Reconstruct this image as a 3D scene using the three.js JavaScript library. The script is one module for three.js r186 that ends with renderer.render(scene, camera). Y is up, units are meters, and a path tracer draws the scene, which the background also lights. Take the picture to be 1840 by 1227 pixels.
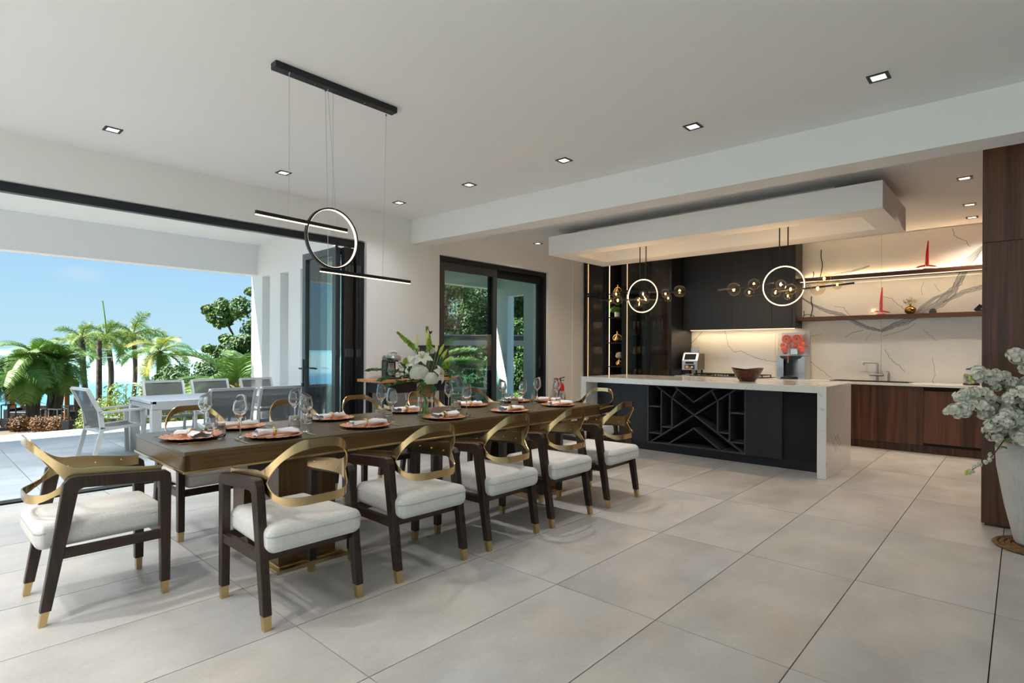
import * as THREE from 'three';
import { RoundedBoxGeometry } from 'three/addons/geometries/RoundedBoxGeometry.js';
import { mergeGeometries, mergeVertices, toCreasedNormals } from 'three/addons/utils/BufferGeometryUtils.js';
import { RectAreaLightUniformsLib } from 'three/addons/lights/RectAreaLightUniformsLib.js';

RectAreaLightUniformsLib.init();
const scene = new THREE.Scene();
const V = (x, y, z) => new THREE.Vector3(x, y, z);

// ---------------------------------------------------------------- camera
const camera = new THREE.PerspectiveCamera(62.88, 1840 / 1227, 0.05, 6000);
camera.rotation.order = 'YXZ';
camera.position.set(0, 1.285, 0);
camera.rotation.set(0, 0.7405, 0.005);
camera.setViewOffset(1840, 1227, 0, -17.1, 1840, 1227);

// ---------------------------------------------------------------- renderer, sky, sun, exposure
const renderer = new THREE.WebGLRenderer({ antialias: true });
renderer.toneMapping = THREE.LinearToneMapping;
renderer.toneMappingExposure = 1.0;
renderer.shadowMap.enabled = true;

function rng(seed) { let s = seed >>> 0; return () => { s = (s + 0x6d2b79f5) | 0; let t = Math.imul(s ^ (s >>> 15), 1 | s); t = (t + Math.imul(t ^ (t >>> 7), 61 | t)) ^ t; return ((t ^ (t >>> 14)) >>> 0) / 4294967296; }; }
const clamp = (x, a = 0, b = 1) => Math.min(b, Math.max(a, x));
const smooth = (a, b, x) => { const t = clamp((x - a) / (b - a)); return t * t * (3 - 2 * t); };
const lerp = (a, b, t) => a + (b - a) * t;
function hash2(x, y, s) { let h = Math.imul(x, 374761393) ^ Math.imul(y, 668265263) ^ Math.imul(s, 1274126177); h = Math.imul(h ^ (h >>> 13), 1274126177); return ((h ^ (h >>> 16)) >>> 0) / 4294967296; }
function vnoise(x, y, px, py, s) {                                     // value noise that repeats after px, py cells
  const xi = Math.floor(x), yi = Math.floor(y), fx = x - xi, fy = y - yi, u = fx * fx * (3 - 2 * fx), v = fy * fy * (3 - 2 * fy);
  const m = (a, p) => ((a % p) + p) % p, h = (a, b) => hash2(m(a, px), m(b, py), s);
  return lerp(lerp(h(xi, yi), h(xi + 1, yi), u), lerp(h(xi, yi + 1), h(xi + 1, yi + 1), u), v);
}
function fbm(x, y, p, q, s, oct = 4) { let a = 0.5, sum = 0, tot = 0; for (let i = 0; i < oct; i++) { sum += a * vnoise(x, y, p, q, s + i); tot += a; a *= 0.5; x *= 2; y *= 2; p *= 2; q *= 2; } return sum / tot; }

{ // sky: clear blue, paler towards the horizon, with a few thin wisps
  const W = 1024, H = 512, data = new Float32Array(W * H * 4), zen = [0.13, 0.33, 0.72], mid = [0.40, 0.69, 0.965], low = [0.52, 0.79, 0.93];
  for (let j = 0; j < H; j++) for (let i = 0; i < W; i++) {
    const el = ((j + 0.5) / H - 0.5) * Math.PI, az = ((i + 0.5) / W - 0.5) * 2 * Math.PI, t = Math.max(0, Math.sin(el));
    const a = smooth(0.0, 0.16, t), b = smooth(0.14, 0.9, t), k = (j * W + i) * 4;
    const wisp = smooth(0.62, 0.85, fbm(i / 40, j / 12, 26, 43, 5, 5)) * smooth(0.02, 0.1, t) * 0.22;
    const puff = Math.exp(-(((az + 2.9693) / 0.022) ** 2) - (((el - 0.1058) / 0.007) ** 2)) * (0.5 + fbm(i / 4, j / 3, 256, 171, 9) * 0.8) * 0.35;
    for (let c = 0; c < 3; c++) { let v = lerp(lerp(low[c], mid[c], a), zen[c], b); v = lerp(v, 0.93, clamp(wisp + puff)); data[k + c] = v; }
    data[k + 3] = 1;
  }
  const sky = new THREE.DataTexture(data, W, H, THREE.RGBAFormat, THREE.FloatType);
  sky.mapping = THREE.EquirectangularReflectionMapping; sky.magFilter = THREE.LinearFilter; sky.needsUpdate = true;
  scene.background = sky; scene.environment = sky;
}
const sun = new THREE.DirectionalLight(new THREE.Color(1.0, 0.97, 0.92), 17);
sun.position.set(-0.266 * 30, 30, 0.75 * 30); sun.target.position.set(0, 0, 0); sun.castShadow = true;
Object.assign(sun.shadow.camera, { left: -30, right: 30, top: 30, bottom: -30, near: 1, far: 90 }); sun.shadow.mapSize.set(4096, 4096);
scene.add(sun, sun.target);

// levels used for the lamps, with added fill and terrace ones (candela for spots, nits-like for strips)
const LAMP = { down: 5.5, fill: 17.5, warm: 5.0, strip: 11, bulb: 0.12, terrace: 31 };

// ---------------------------------------------------------------- naming and tagging
const taken = new Map();
function numbered(name) { const n = taken.get(name) || 0; taken.set(name, n + 1); return n ? name + '_' + String(n).padStart(3, '0') : name; }
function tag(o, label, category, group) { o.userData.label = label; o.userData.category = category; if (group) o.userData.group = group; return o; }
function thing(name, label, category, pos = [0, 0, 0], turn = 0, group) {
  const o = new THREE.Group(); o.name = numbered(name); o.position.set(...pos); o.rotation.y = turn; scene.add(o); return tag(o, label, category, group);
}
function shadows(m) { m.castShadow = true; m.receiveShadow = true; return m; }
function part(parent, name, geo, material, label) {
  const g = Array.isArray(geo) ? merge(geo) : geo, m = shadows(new THREE.Mesh(g, material)); m.name = name;
  const same = parent.children.filter((c) => c.name === name || c.name.startsWith(name + '_0') || c.name.startsWith(name + '_1')).length;
  if (same) m.name = name + '_' + String(same).padStart(3, '0');
  if (label) m.userData.label = label; parent.add(m); return m;
}
function single(name, label, category, geo, material, pos = [0, 0, 0], turn = 0, group) {
  const m = shadows(new THREE.Mesh(Array.isArray(geo) ? merge(geo) : geo, material)); m.name = numbered(name); m.position.set(...pos); m.rotation.y = turn; scene.add(m); return tag(m, label, category, group);
}
function struct(name, geo, material) {
  const o = geo ? shadows(new THREE.Mesh(Array.isArray(geo) ? merge(geo) : geo, material)) : new THREE.Group();
  o.name = numbered(name); o.userData.kind = 'structure'; scene.add(o); return o;
}
function dup(root, pos, turn, label, group) {
  const r = root.clone(); r.name = numbered(root.name.replace(/_\d{3}$/, '')); r.userData = { ...root.userData }; r.position.set(...pos); r.rotation.y = turn;
  if (label) r.userData.label = label; if (group) r.userData.group = group; scene.add(r); return r;
}

// ---------------------------------------------------------------- geometry helpers
function clean(g) {                                                     // position, normal, uv only; no index
  let n = g.index ? g.toNonIndexed() : g.clone();
  if (!n.attributes.normal) n.computeVertexNormals();
  if (!n.attributes.uv) n.setAttribute('uv', new THREE.BufferAttribute(new Float32Array(n.attributes.position.count * 2), 2));
  for (const k of Object.keys(n.attributes)) if (!['position', 'normal', 'uv', 'color'].includes(k)) n.deleteAttribute(k);
  n.clearGroups(); return n;
}
function merge(list) {
  if (list.length === 1) return list[0];
  const c = list.map(clean), col = c.some((g) => g.attributes.color);
  if (col) for (const g of c) if (!g.attributes.color) g.setAttribute('color', new THREE.BufferAttribute(new Float32Array(g.attributes.position.count * 3).fill(1), 3));
  return mergeGeometries(c);
}
function uvBox(g, along = 1, off = [0, 0]) {                            // uv in metres by dominant normal; v runs along the axis 'along'
  const n = clean(g), p = n.attributes.position, m = n.attributes.normal, uv = n.attributes.uv;
  for (let i = 0; i < p.count; i += 3) {
    let a = [0, 0, 0];
    for (let k = 0; k < 3; k++) { a[0] += Math.abs(m.getX(i + k)); a[1] += Math.abs(m.getY(i + k)); a[2] += Math.abs(m.getZ(i + k)); }
    const d = a[0] >= a[1] && a[0] >= a[2] ? 0 : a[1] >= a[2] ? 1 : 2, ax = [0, 1, 2].filter((q) => q !== d), v = ax.includes(along) ? along : ax[1], u = ax.find((q) => q !== v);
    for (let k = 0; k < 3; k++) { const c = [p.getX(i + k), p.getY(i + k), p.getZ(i + k)]; uv.setXY(i + k, c[u] + off[0] + d * 0.37, c[v] + off[1]); }
  }
  return n;
}
// box from min/max corners; r rounds the edges
function bx(x0, x1, y0, y1, z0, z1, r = 0, along = 1) {
  const w = Math.abs(x1 - x0), h = Math.abs(y1 - y0), d = Math.abs(z1 - z0), rr = Math.min(r, w / 2.01, h / 2.01, d / 2.01);
  const g = rr > 0 ? new RoundedBoxGeometry(w, h, d, 2, rr) : new THREE.BoxGeometry(w, h, d);
  g.translate((x0 + x1) / 2, (y0 + y1) / 2, (z0 + z1) / 2); return uvBox(g, along);
}
const cb = (w, h, d, x, y, z, r = 0, along = 1) => bx(x - w / 2, x + w / 2, y - h / 2, y + h / 2, z - d / 2, z + d / 2, r, along);
function cyl(r0, r1, h, x, y, z, seg = 20, open = false) { const g = new THREE.CylinderGeometry(r1, r0, h, seg, 1, open); g.translate(x, y + h / 2, z); return g; }   // y is the foot
function lathe(pts, seg = 32) { return new THREE.LatheGeometry(pts.map(([r, y]) => new THREE.Vector2(r, y)), seg); }
function tube(pts, r, seg = 20, rad = 8, closed = false) { return new THREE.TubeGeometry(new THREE.CatmullRomCurve3(pts.map((p) => p.isVector3 ? p : V(...p)), closed, 'centripetal'), seg, r, rad, closed); }
function bar(a, b, w, h = w) {                                          // straight square bar between two points
  const A = V(...a), B = V(...b), g = new THREE.BoxGeometry(w, h, A.distanceTo(B)), q = new THREE.Object3D();
  q.position.copy(A).add(B).multiplyScalar(0.5); q.lookAt(B); q.updateMatrix(); return g.applyMatrix4(q.matrix);
}
function rod(a, b, r, seg = 8) { const A = V(...a), B = V(...b), g = new THREE.CylinderGeometry(r, r, A.distanceTo(B), seg); g.rotateX(Math.PI / 2); const q = new THREE.Object3D(); q.position.copy(A).add(B).multiplyScalar(0.5); q.lookAt(B); q.updateMatrix(); return g.applyMatrix4(q.matrix); }
function sph(r, x, y, z, a = 16, b = 12, sy = 1) { const g = new THREE.SphereGeometry(r, a, b); g.scale(1, sy, 1); g.translate(x, y, z); return g; }
function extr(shape, depth, bevel = 0, curve = 12) { return new THREE.ExtrudeGeometry(shape, { depth, bevelEnabled: bevel > 0, bevelSize: bevel, bevelThickness: bevel, bevelSegments: 2, curveSegments: curve }); }
function poly(pts) { const s = new THREE.Shape(); pts.forEach(([x, y], i) => (i ? s.lineTo(x, y) : s.moveTo(x, y))); s.closePath(); return s; }
const T = (g, x, y, z) => g.clone().translate(x, y, z);
const RY = (g, a) => g.clone().rotateY(a);
function grid(nu, nv, f) {                                              // surface from a function of (u, v)
  const pos = [], uv = [], idx = [];
  for (let j = 0; j <= nv; j++) for (let i = 0; i <= nu; i++) { const p = f(i / nu, j / nv); pos.push(...p); uv.push(i / nu, j / nv); }
  for (let j = 0; j < nv; j++) for (let i = 0; i < nu; i++) { const a = j * (nu + 1) + i, b = a + 1, c = a + nu + 1, d = c + 1; idx.push(a, b, d, a, d, c); }
  const g = new THREE.BufferGeometry(); g.setAttribute('position', new THREE.Float32BufferAttribute(pos, 3)); g.setAttribute('uv', new THREE.Float32BufferAttribute(uv, 2)); g.setIndex(idx); g.computeVertexNormals(); return g;
}
function tint(g, r, gg, b) { const n = clean(g), c = new Float32Array(n.attributes.position.count * 3); for (let i = 0; i < c.length; i += 3) { c[i] = r; c[i + 1] = gg; c[i + 2] = b; } n.setAttribute('color', new THREE.BufferAttribute(c, 3)); return n; }

// ---------------------------------------------------------------- textures
function tex(w, h, f, rx = 1, ry = 1, srgb = true) {                    // f(u, v) -> [r, g, b] 0..1
  const d = new Uint8Array(w * h * 4);
  for (let j = 0; j < h; j++) for (let i = 0; i < w; i++) { const c = f((i + 0.5) / w, (j + 0.5) / h), k = (j * w + i) * 4; d[k] = clamp(c[0]) * 255; d[k + 1] = clamp(c[1]) * 255; d[k + 2] = clamp(c[2]) * 255; d[k + 3] = 255; }
  const t = new THREE.DataTexture(d, w, h); t.wrapS = t.wrapT = THREE.RepeatWrapping; t.magFilter = THREE.LinearFilter; t.minFilter = THREE.LinearMipmapLinearFilter; t.generateMipmaps = true;
  t.repeat.set(rx, ry); if (srgb) t.colorSpace = THREE.SRGBColorSpace; t.needsUpdate = true; return t;
}
const gray = (f) => (u, v) => { const x = f(u, v); return [x, x, x]; };
const mixc = (a, b, t) => [lerp(a[0], b[0], t), lerp(a[1], b[1], t), lerp(a[2], b[2], t)];
const hex = (h) => [(h >> 16 & 255) / 255, (h >> 8 & 255) / 255, (h & 255) / 255];
function woodTex(dark, light, seed, cu = 40, cv = 3, rx = 1, ry = 0.5, contrast = 1) {
  const a = hex(dark), b = hex(light);
  return tex(512, 512, (u, v) => {
    const w = fbm(u * 4, v * 2, 4, 2, seed, 3) * 0.7, line = fbm(u * cu + w * 6, v * cv, cu, cv, seed + 7, 3), fine = vnoise(u * 220, v * 10, 220, 10, seed + 3), broad = fbm(u * 6 + w, v * 1, 6, 1, seed + 11, 2);
    return mixc(a, b, clamp(0.5 + contrast * (0.9 * (line - 0.5) + 0.55 * (broad - 0.5) + 0.3 * (fine - 0.5))));
  }, rx, ry);
}
function std(o) { return new THREE.MeshStandardMaterial(o); }
function phys(o) { return new THREE.MeshPhysicalMaterial(o); }
const lin = (r, g, b) => new THREE.Color().setRGB(r, g, b);
// ---------------------------------------------------------------- materials
const M = {};
{
  const plaster = tex(256, 256, gray((u, v) => 0.5 + 0.25 * (fbm(u * 24, v * 24, 24, 24, 2, 4) - 0.5)), 1, 1, false);
  M.paint = std({ color: lin(0.84, 0.838, 0.83), roughness: 0.85, bumpMap: plaster, bumpScale: 0.0006 });
  M.ceil = std({ color: lin(0.86, 0.86, 0.855), roughness: 0.9, bumpMap: plaster, bumpScale: 0.0005 });
  M.outer = std({ color: lin(0.83, 0.83, 0.82), roughness: 0.85, bumpMap: plaster, bumpScale: 0.0012 });
  const tileTex = (seed, base) => tex(512, 512, (u, v) => {
    const c = fbm(u * 5, v * 5, 5, 5, seed, 6), d = fbm(u * 14 + c * 2, v * 4, 14, 4, seed + 20, 4), k = 1 + 0.20 * (c - 0.5) + 0.10 * (d - 0.5) + 0.04 * (vnoise(u * 200, v * 200, 200, 200, seed) - 0.5), w = fbm(u * 3, v * 3, 3, 3, seed + 40, 3) - 0.5;
    return [base[0] * k + w * 0.03, base[1] * k, base[2] * k - w * 0.03];
  }, 0.55, 0.55);
  const tileRough = tex(256, 256, gray((u, v) => 0.30 + 0.20 * fbm(u * 8, v * 8, 8, 8, 77, 4)), 0.8, 0.8, false);
  M.tile = [0, 1, 2].map((k) => std({ map: tileTex(31 + k * 9, [0.735 + k * 0.012, 0.718 + k * 0.011, 0.70 + k * 0.010]), roughness: 1, roughnessMap: tileRough }));
  M.tileOut = [0, 1].map((k) => std({ map: tileTex(81 + k * 9, [0.70, 0.715, 0.725]), roughness: 0.5 }));
  M.grout = std({ color: lin(0.03, 0.027, 0.024), roughness: 0.95 });
  M.walnut = std({ map: woodTex(0x2a1710, 0x6b432c, 3, 34, 2, 1.0, 0.35), roughness: 0.42 });
  M.walnutB = std({ map: woodTex(0x321c12, 0x7c4f34, 15, 28, 2, 1.1, 0.35), roughness: 0.42 });
  M.chairWood = std({ map: woodTex(0x1f130d, 0x46301f, 5, 60, 4, 3, 1.5), roughness: 0.38 });
  M.tableWood = std({ map: woodTex(0x4a3a28, 0x75603f, 8, 70, 4, 1.6, 0.6, 0.8), roughness: 0.30 });
  M.tableSide = std({ map: woodTex(0x503a22, 0x7d5e38, 9, 70, 4, 1.6, 0.6, 0.8), roughness: 0.30, metalness: 0.25 });
  M.black = std({ map: woodTex(0x1a1b1f, 0x292a30, 12, 80, 4, 1.2, 0.5, 0.9), roughness: 0.4 });
  M.blackMetal = std({ color: lin(0.016, 0.017, 0.02), roughness: 0.42, metalness: 0.3 });
  M.frame = std({ color: lin(0.012, 0.014, 0.018), roughness: 0.38, metalness: 0.2 });
  M.frameGrey = std({ color: lin(0.06, 0.065, 0.07), roughness: 0.4, metalness: 0.3 });
  M.rackGrey = std({ color: lin(0.055, 0.058, 0.068), roughness: 0.45 });
  M.voidBlack = std({ color: lin(0.008, 0.008, 0.009), roughness: 0.8 });
  M.brass = std({ color: lin(0.66, 0.47, 0.24), metalness: 1, roughness: 0.22 });
  M.brassTip = std({ color: lin(0.62, 0.45, 0.22), metalness: 1, roughness: 0.3 });
  M.gold = std({ color: lin(0.72, 0.50, 0.22), metalness: 1, roughness: 0.25 });
  const weave = tex(256, 256, gray((u, v) => 0.45 + 0.22 * (vnoise(u * 128, v * 24, 128, 24, 6) - 0.5) + 0.22 * (vnoise(u * 24, v * 128, 24, 128, 8) - 0.5) + 0.3 * (vnoise(u * 128, v * 128, 128, 128, 3) - 0.5)), 4, 4, false);
  const linen = tex(256, 256, (u, v) => { const k = 0.97 + 0.07 * (vnoise(u * 128, v * 24, 128, 24, 16) - 0.5) + 0.07 * (vnoise(u * 24, v * 128, 24, 128, 18) - 0.5) + 0.05 * (fbm(u * 5, v * 5, 5, 5, 9) - 0.5); return [0.90 * k, 0.885 * k, 0.865 * k]; }, 6, 6);
  M.linen = phys({ map: linen, roughness: 0.95, bumpMap: weave, bumpScale: 0.0002, sheen: 0.3, sheenRoughness: 0.6, sheenColor: lin(0.5, 0.5, 0.5) });
  M.piping = std({ color: lin(0.50, 0.475, 0.44), roughness: 0.9 });
  M.napkin = std({ color: lin(0.86, 0.82, 0.83), roughness: 0.9, bumpMap: weave, bumpScale: 0.0005, side: THREE.DoubleSide });
  M.copper = std({ color: lin(0.86, 0.42, 0.22), metalness: 0.75, roughness: 0.36, bumpMap: tex(256, 256, gray((u, v) => fbm(u * 26, v * 26, 26, 26, 3, 3)), 6, 6, false), bumpScale: 0.002 });
  M.underPlate = std({ color: lin(0.02, 0.02, 0.024), roughness: 0.35 });
  M.glass = phys({ color: lin(0.985, 0.99, 0.99), roughness: 0.02, transmission: 1, thickness: 0, ior: 1.5, side: THREE.DoubleSide });
  M.wineGlass = phys({ color: lin(0.99, 0.995, 0.995), roughness: 0.01, transmission: 1, thickness: 0.01, ior: 1.48 });
  M.smallGlass = phys({ color: lin(0.95, 0.95, 0.94), roughness: 0.03, transmission: 1, thickness: 0, ior: 1.7, side: THREE.DoubleSide });
  M.pane = phys({ color: lin(0.86, 0.93, 0.92), roughness: 0.01, transmission: 1, thickness: 0, ior: 1.52, side: THREE.DoubleSide });
  M.paneGreen = phys({ color: lin(0.62, 0.82, 0.78), roughness: 0.01, transmission: 1, thickness: 0, ior: 1.52, side: THREE.DoubleSide });
  M.smoke = phys({ color: lin(0.80, 0.74, 0.69), roughness: 0.02, transmission: 1, thickness: 0, ior: 1.5, side: THREE.DoubleSide });
  M.amber = phys({ color: lin(0.95, 0.88, 0.76), roughness: 0.01, transmission: 1, thickness: 0, ior: 1.45, side: THREE.DoubleSide });
  M.solidGlass = phys({ color: lin(1, 1, 1), roughness: 0.02, transmission: 1, thickness: 0.02, ior: 1.5 });
  M.steel = std({ color: lin(0.55, 0.55, 0.56), metalness: 1, roughness: 0.3 });
  M.chrome = std({ color: lin(0.7, 0.7, 0.72), metalness: 1, roughness: 0.12 });
  M.darkPlastic = std({ color: lin(0.02, 0.02, 0.022), roughness: 0.35 });
  M.white = std({ color: lin(0.82, 0.82, 0.81), roughness: 0.45 });
  M.red = phys({ color: lin(0.62, 0.02, 0.02), roughness: 0.12, clearcoat: 0.6 });
  M.burlap = std({ map: tex(128, 128, (u, v) => { const k = 0.8 + 0.4 * (vnoise(u * 64, v * 10, 64, 10, 1) * 0.5 + vnoise(u * 10, v * 64, 10, 64, 2) * 0.5 - 0.5) + 0.25 * (vnoise(u * 64, v * 64, 64, 64, 5) - 0.5); return [0.80 * k, 0.62 * k, 0.42 * k]; }, 3, 1), roughness: 0.95, bumpMap: weave, bumpScale: 0.001 });
  const leafTone = (r, g, b, t = 0.35) => phys({ color: lin(r, g, b), roughness: 0.6, transmission: t, thickness: 0, side: THREE.DoubleSide, vertexColors: true });
  M.leaf = leafTone(1, 1, 1); M.leafSolid = phys({ color: lin(1, 1, 1), vertexColors: true, roughness: 0.5, side: THREE.DoubleSide });
  M.petal = phys({ color: lin(0.93, 0.92, 0.86), roughness: 0.7, transmission: 0.25, thickness: 0, side: THREE.DoubleSide, vertexColors: true });
  M.stem = std({ color: lin(0.12, 0.24, 0.03), roughness: 0.5 });
  M.bark = std({ map: tex(128, 256, (u, v) => { const k = 0.7 + 0.5 * (fbm(u * 8, v * 24, 8, 24, 4, 3) - 0.5) - 0.12 * smooth(0.85, 1, Math.abs(Math.sin(v * Math.PI * 14))); return [0.50 * k, 0.43 * k, 0.35 * k]; }, 1, 1), roughness: 0.9 });
  M.twig = std({ color: lin(0.10, 0.06, 0.03), roughness: 0.8 });
  M.deckWood = std({ map: woodTex(0x7a4f2c, 0xb88550, 22, 24, 2, 1, 0.5), roughness: 0.6 });
  M.block = std({ map: woodTex(0x9a6a3c, 0xc99661, 27, 16, 2, 2, 1), roughness: 0.45 });
  M.alu = std({ color: lin(0.50, 0.51, 0.50), roughness: 0.5, metalness: 0.1 });
  M.aluTop = std({ color: lin(0.34, 0.36, 0.39), roughness: 0.35 });
  M.mesh = phys({ color: lin(0.10, 0.105, 0.11), roughness: 0.8, transparent: true, opacity: 0.9, side: THREE.DoubleSide });
  M.slate = std({ color: lin(0.045, 0.06, 0.07), roughness: 0.6 });
  M.rope = std({ map: tex(128, 128, (u, v) => { const k = 0.7 + 0.6 * (vnoise(u * 30, v * 30, 30, 30, 2) - 0.5); return [0.70 * k, 0.52 * k, 0.33 * k]; }, 4, 4), roughness: 0.9 });
  const led = (r, g, b, k) => std({ color: lin(0.9, 0.85, 0.8), emissive: lin(r, g, b), emissiveIntensity: k, roughness: 0.6 });
  M.ledWarm = led(1.0, 0.72, 0.42, 2.2); M.ledSoft = led(1.0, 0.78, 0.56, 1.9); M.lampFace = led(1.0, 0.92, 0.82, 3.0); M.lampWarm = led(1.0, 0.82, 0.58, 2.6); M.bulb = led(1.0, 0.62, 0.22, 5.0); M.ledRing = led(1.0, 0.66, 0.34, 2.6); M.ledShelf = led(1, 0.76, 0.48, 1.6);
}
// ---------------------------------------------------------------- the room
const XW = -6.14, XWO = -6.40, ZB = -9.47, ZF = 4.2, XR = 5.0, YC = 3.06, YK = 2.98;
function tiles(parent, x0, x1, z0, z1, ox, oz, mats, sx = 0.6, sz = 1.197, seed = 1, gap = 0.005, y = 0) {
  const r = rng(seed), cache = new Map();
  const kx0 = Math.floor((x0 - ox) / sx), kx1 = Math.ceil((x1 - ox) / sx), kz0 = Math.floor((z0 - oz) / sz), kz1 = Math.ceil((z1 - oz) / sz);
  for (let i = kx0; i < kx1; i++) for (let j = kz0; j < kz1; j++) {
    const a = Math.max(x0, ox + i * sx) + gap / 2, b = Math.min(x1, ox + (i + 1) * sx) - gap / 2, c = Math.max(z0, oz + j * sz) + gap / 2, d = Math.min(z1, oz + (j + 1) * sz) - gap / 2;
    if (b - a < 0.03 || d - c < 0.03) { r(); continue; }
    const vr = Math.floor(r() * 4), key = [(b - a).toFixed(3), (d - c).toFixed(3), vr].join();
    if (!cache.has(key)) { const g = bx(-(b - a) / 2, (b - a) / 2, -0.012, 0, -(d - c) / 2, (d - c) / 2, 0, 2); const uv = g.attributes.uv; for (let k = 0; k < uv.count; k++) uv.setXY(k, uv.getX(k) + vr * 0.73, uv.getY(k) + vr * 0.41); cache.set(key, g); }
    part(parent, 'tile', cache.get(key), mats[Math.floor(r() * mats.length)]).position.set((a + b) / 2, y + (r() - 0.5) * 0.0006, (c + d) / 2);
  }
}
{
  const floor = struct('floor', bx(XWO, XR + 0.2, -0.2, -0.009, ZB - 0.2, ZF + 0.2), M.grout);
  tiles(floor, XW - 0.02, XR, ZB, ZF, -0.095, -1.246, M.tile, 0.599, 1.197, 5);
  const kitchenCeil = bx(-6.7, 6, YK, YC + 0.24, -5.2, -0.1); kitchenCeil.applyMatrix4(new THREE.Matrix4().makeTranslation(0, 0, -4.94).multiply(new THREE.Matrix4().makeRotationY(0.0422)));
  struct('ceiling', [bx(XWO, XR + 0.2, YC, YC + 0.25, ZB - 0.2, ZF + 0.2), kitchenCeil], M.ceil);
  // window wall with its two openings
  const y1 = YC + 0.02, open1 = [-3.98, 1.6, 2.665], open2 = [-7.66, -5.18, 2.66];
  struct('wall_left', [bx(XWO, XW, -0.05, y1, open1[1], ZF + 0.1), bx(XWO, XW, open1[2], y1, open1[0], open1[1]), bx(XWO, XW, -0.05, y1, open2[1], open1[0]), bx(XWO, XW, open2[2], y1, open2[0], open2[1]), bx(XWO, XW, -0.05, y1, ZB - 0.1, open2[0]), bx(XW, XW + 0.012, 0, 2.98, -8.72, -8.36)], M.paint);
  struct('wall_back', bx(XWO, XR + 0.2, -0.05, y1, ZB - 0.2, ZB), M.paint);
  // right and front walls: seen only as reflections and as daylight; out-of-view windows placed to light the room
  struct('wall_right', [bx(XR, XR + 0.2, -0.05, y1, 2.8, ZF), bx(XR, XR + 0.2, -0.05, y1, ZB, -3.4), bx(XR, XR + 0.2, 2.65, y1, -3.4, 2.8)], M.paint);
  struct('wall_front', [bx(XWO, -5.2, -0.05, y1, ZF, ZF + 0.2), bx(3.9, XR + 0.2, -0.05, y1, ZF, ZF + 0.2), bx(-5.2, 3.9, 2.65, y1, ZF, ZF + 0.2)], M.paint);
  for (const [n, horizontal, a, b, at] of [['unseen_window_3', true, -5.2, 3.9, ZF + 0.1], ['unseen_window_4', false, -3.4, 2.8, XR + 0.1]]) {
    const w = struct(n), P = (s0, s1, y0, yy1, d) => horizontal ? bx(s0, s1, y0, yy1, at - d, at + d) : bx(at - d, at + d, y0, yy1, s0, s1), N = 4;
    part(w, 'frame', [P(a, b, 2.58, 2.65, 0.04), P(a, b, 0, 0.06, 0.04), ...Array.from({ length: N + 1 }, (_, k) => { const s = lerp(a + 0.035, b - 0.035, k / N); return P(s - 0.035, s + 0.035, 0.06, 2.58, 0.04); })], M.frame);
    for (let k = 0; k < N; k++) part(w, 'pane', P(lerp(a, b, k / N) + 0.07, lerp(a, b, (k + 1) / N) - 0.07, 0.06, 2.58, 0.003), M.pane);
  }
  // dropped beam, a little out of square with the wall
  const beam = bx(-6.16, 6.2, 2.735, YC + 0.01, -0.27, 0); beam.applyMatrix4(new THREE.Matrix4().makeTranslation(0, 0, -4.94).multiply(new THREE.Matrix4().makeRotationY(0.0422)));
  struct('ceiling_beam', beam, M.paint);
  // tray hung over the island: a frame open in the middle, and the box that carries it
  const tx0 = -4.86, tx1 = -0.95, tz0 = -6.06, tz1 = -7.43, hx0 = -4.58, hx1 = -1.17, hz0 = -6.33, hz1 = -7.08, ty0 = 2.615, ty1 = 2.87;
  struct('ceiling_tray', [bx(tx0, tx1, ty0, ty1, hz0, tz0), bx(tx0, tx1, ty0, ty1, tz1, hz1), bx(tx0, hx0, ty0, ty1, hz1, hz0), bx(hx1, tx1, ty0, ty1, hz1, hz0), bx(hx0 - 0.1, hx1 + 0.1, ty1 - 0.03, ty1, hz1 - 0.1, hz0 + 0.1), bx(-4.62, -1.42, ty1 - 0.01, YK + 0.02, -7.1, -6.42)], M.paint);
  // timber-clad pier on the right
  const pier = struct('wall_pier', bx(-0.205, 1.6, 0, YC, -9.4, -5.485), M.walnut);
  part(pier, 'panel', bx(-0.225, 0.72, 0.02, 2.108, -5.485, -5.465, 0.001), M.walnut);
  part(pier, 'panel', bx(-0.225, 0.72, 2.113, YC, -5.485, -5.465, 0.001), M.walnutB);
  part(pier, 'panel', bx(-0.225, -0.205, 0.02, 2.108, -6.2, -5.485), M.walnut);
  part(pier, 'panel', bx(-0.225, -0.205, 2.113, YC, -6.2, -5.485), M.walnutB);
  part(pier, 'panel', bx(0.724, 1.6, 0.02, YC, -5.485, -5.465, 0.001), M.walnut);
}
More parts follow.
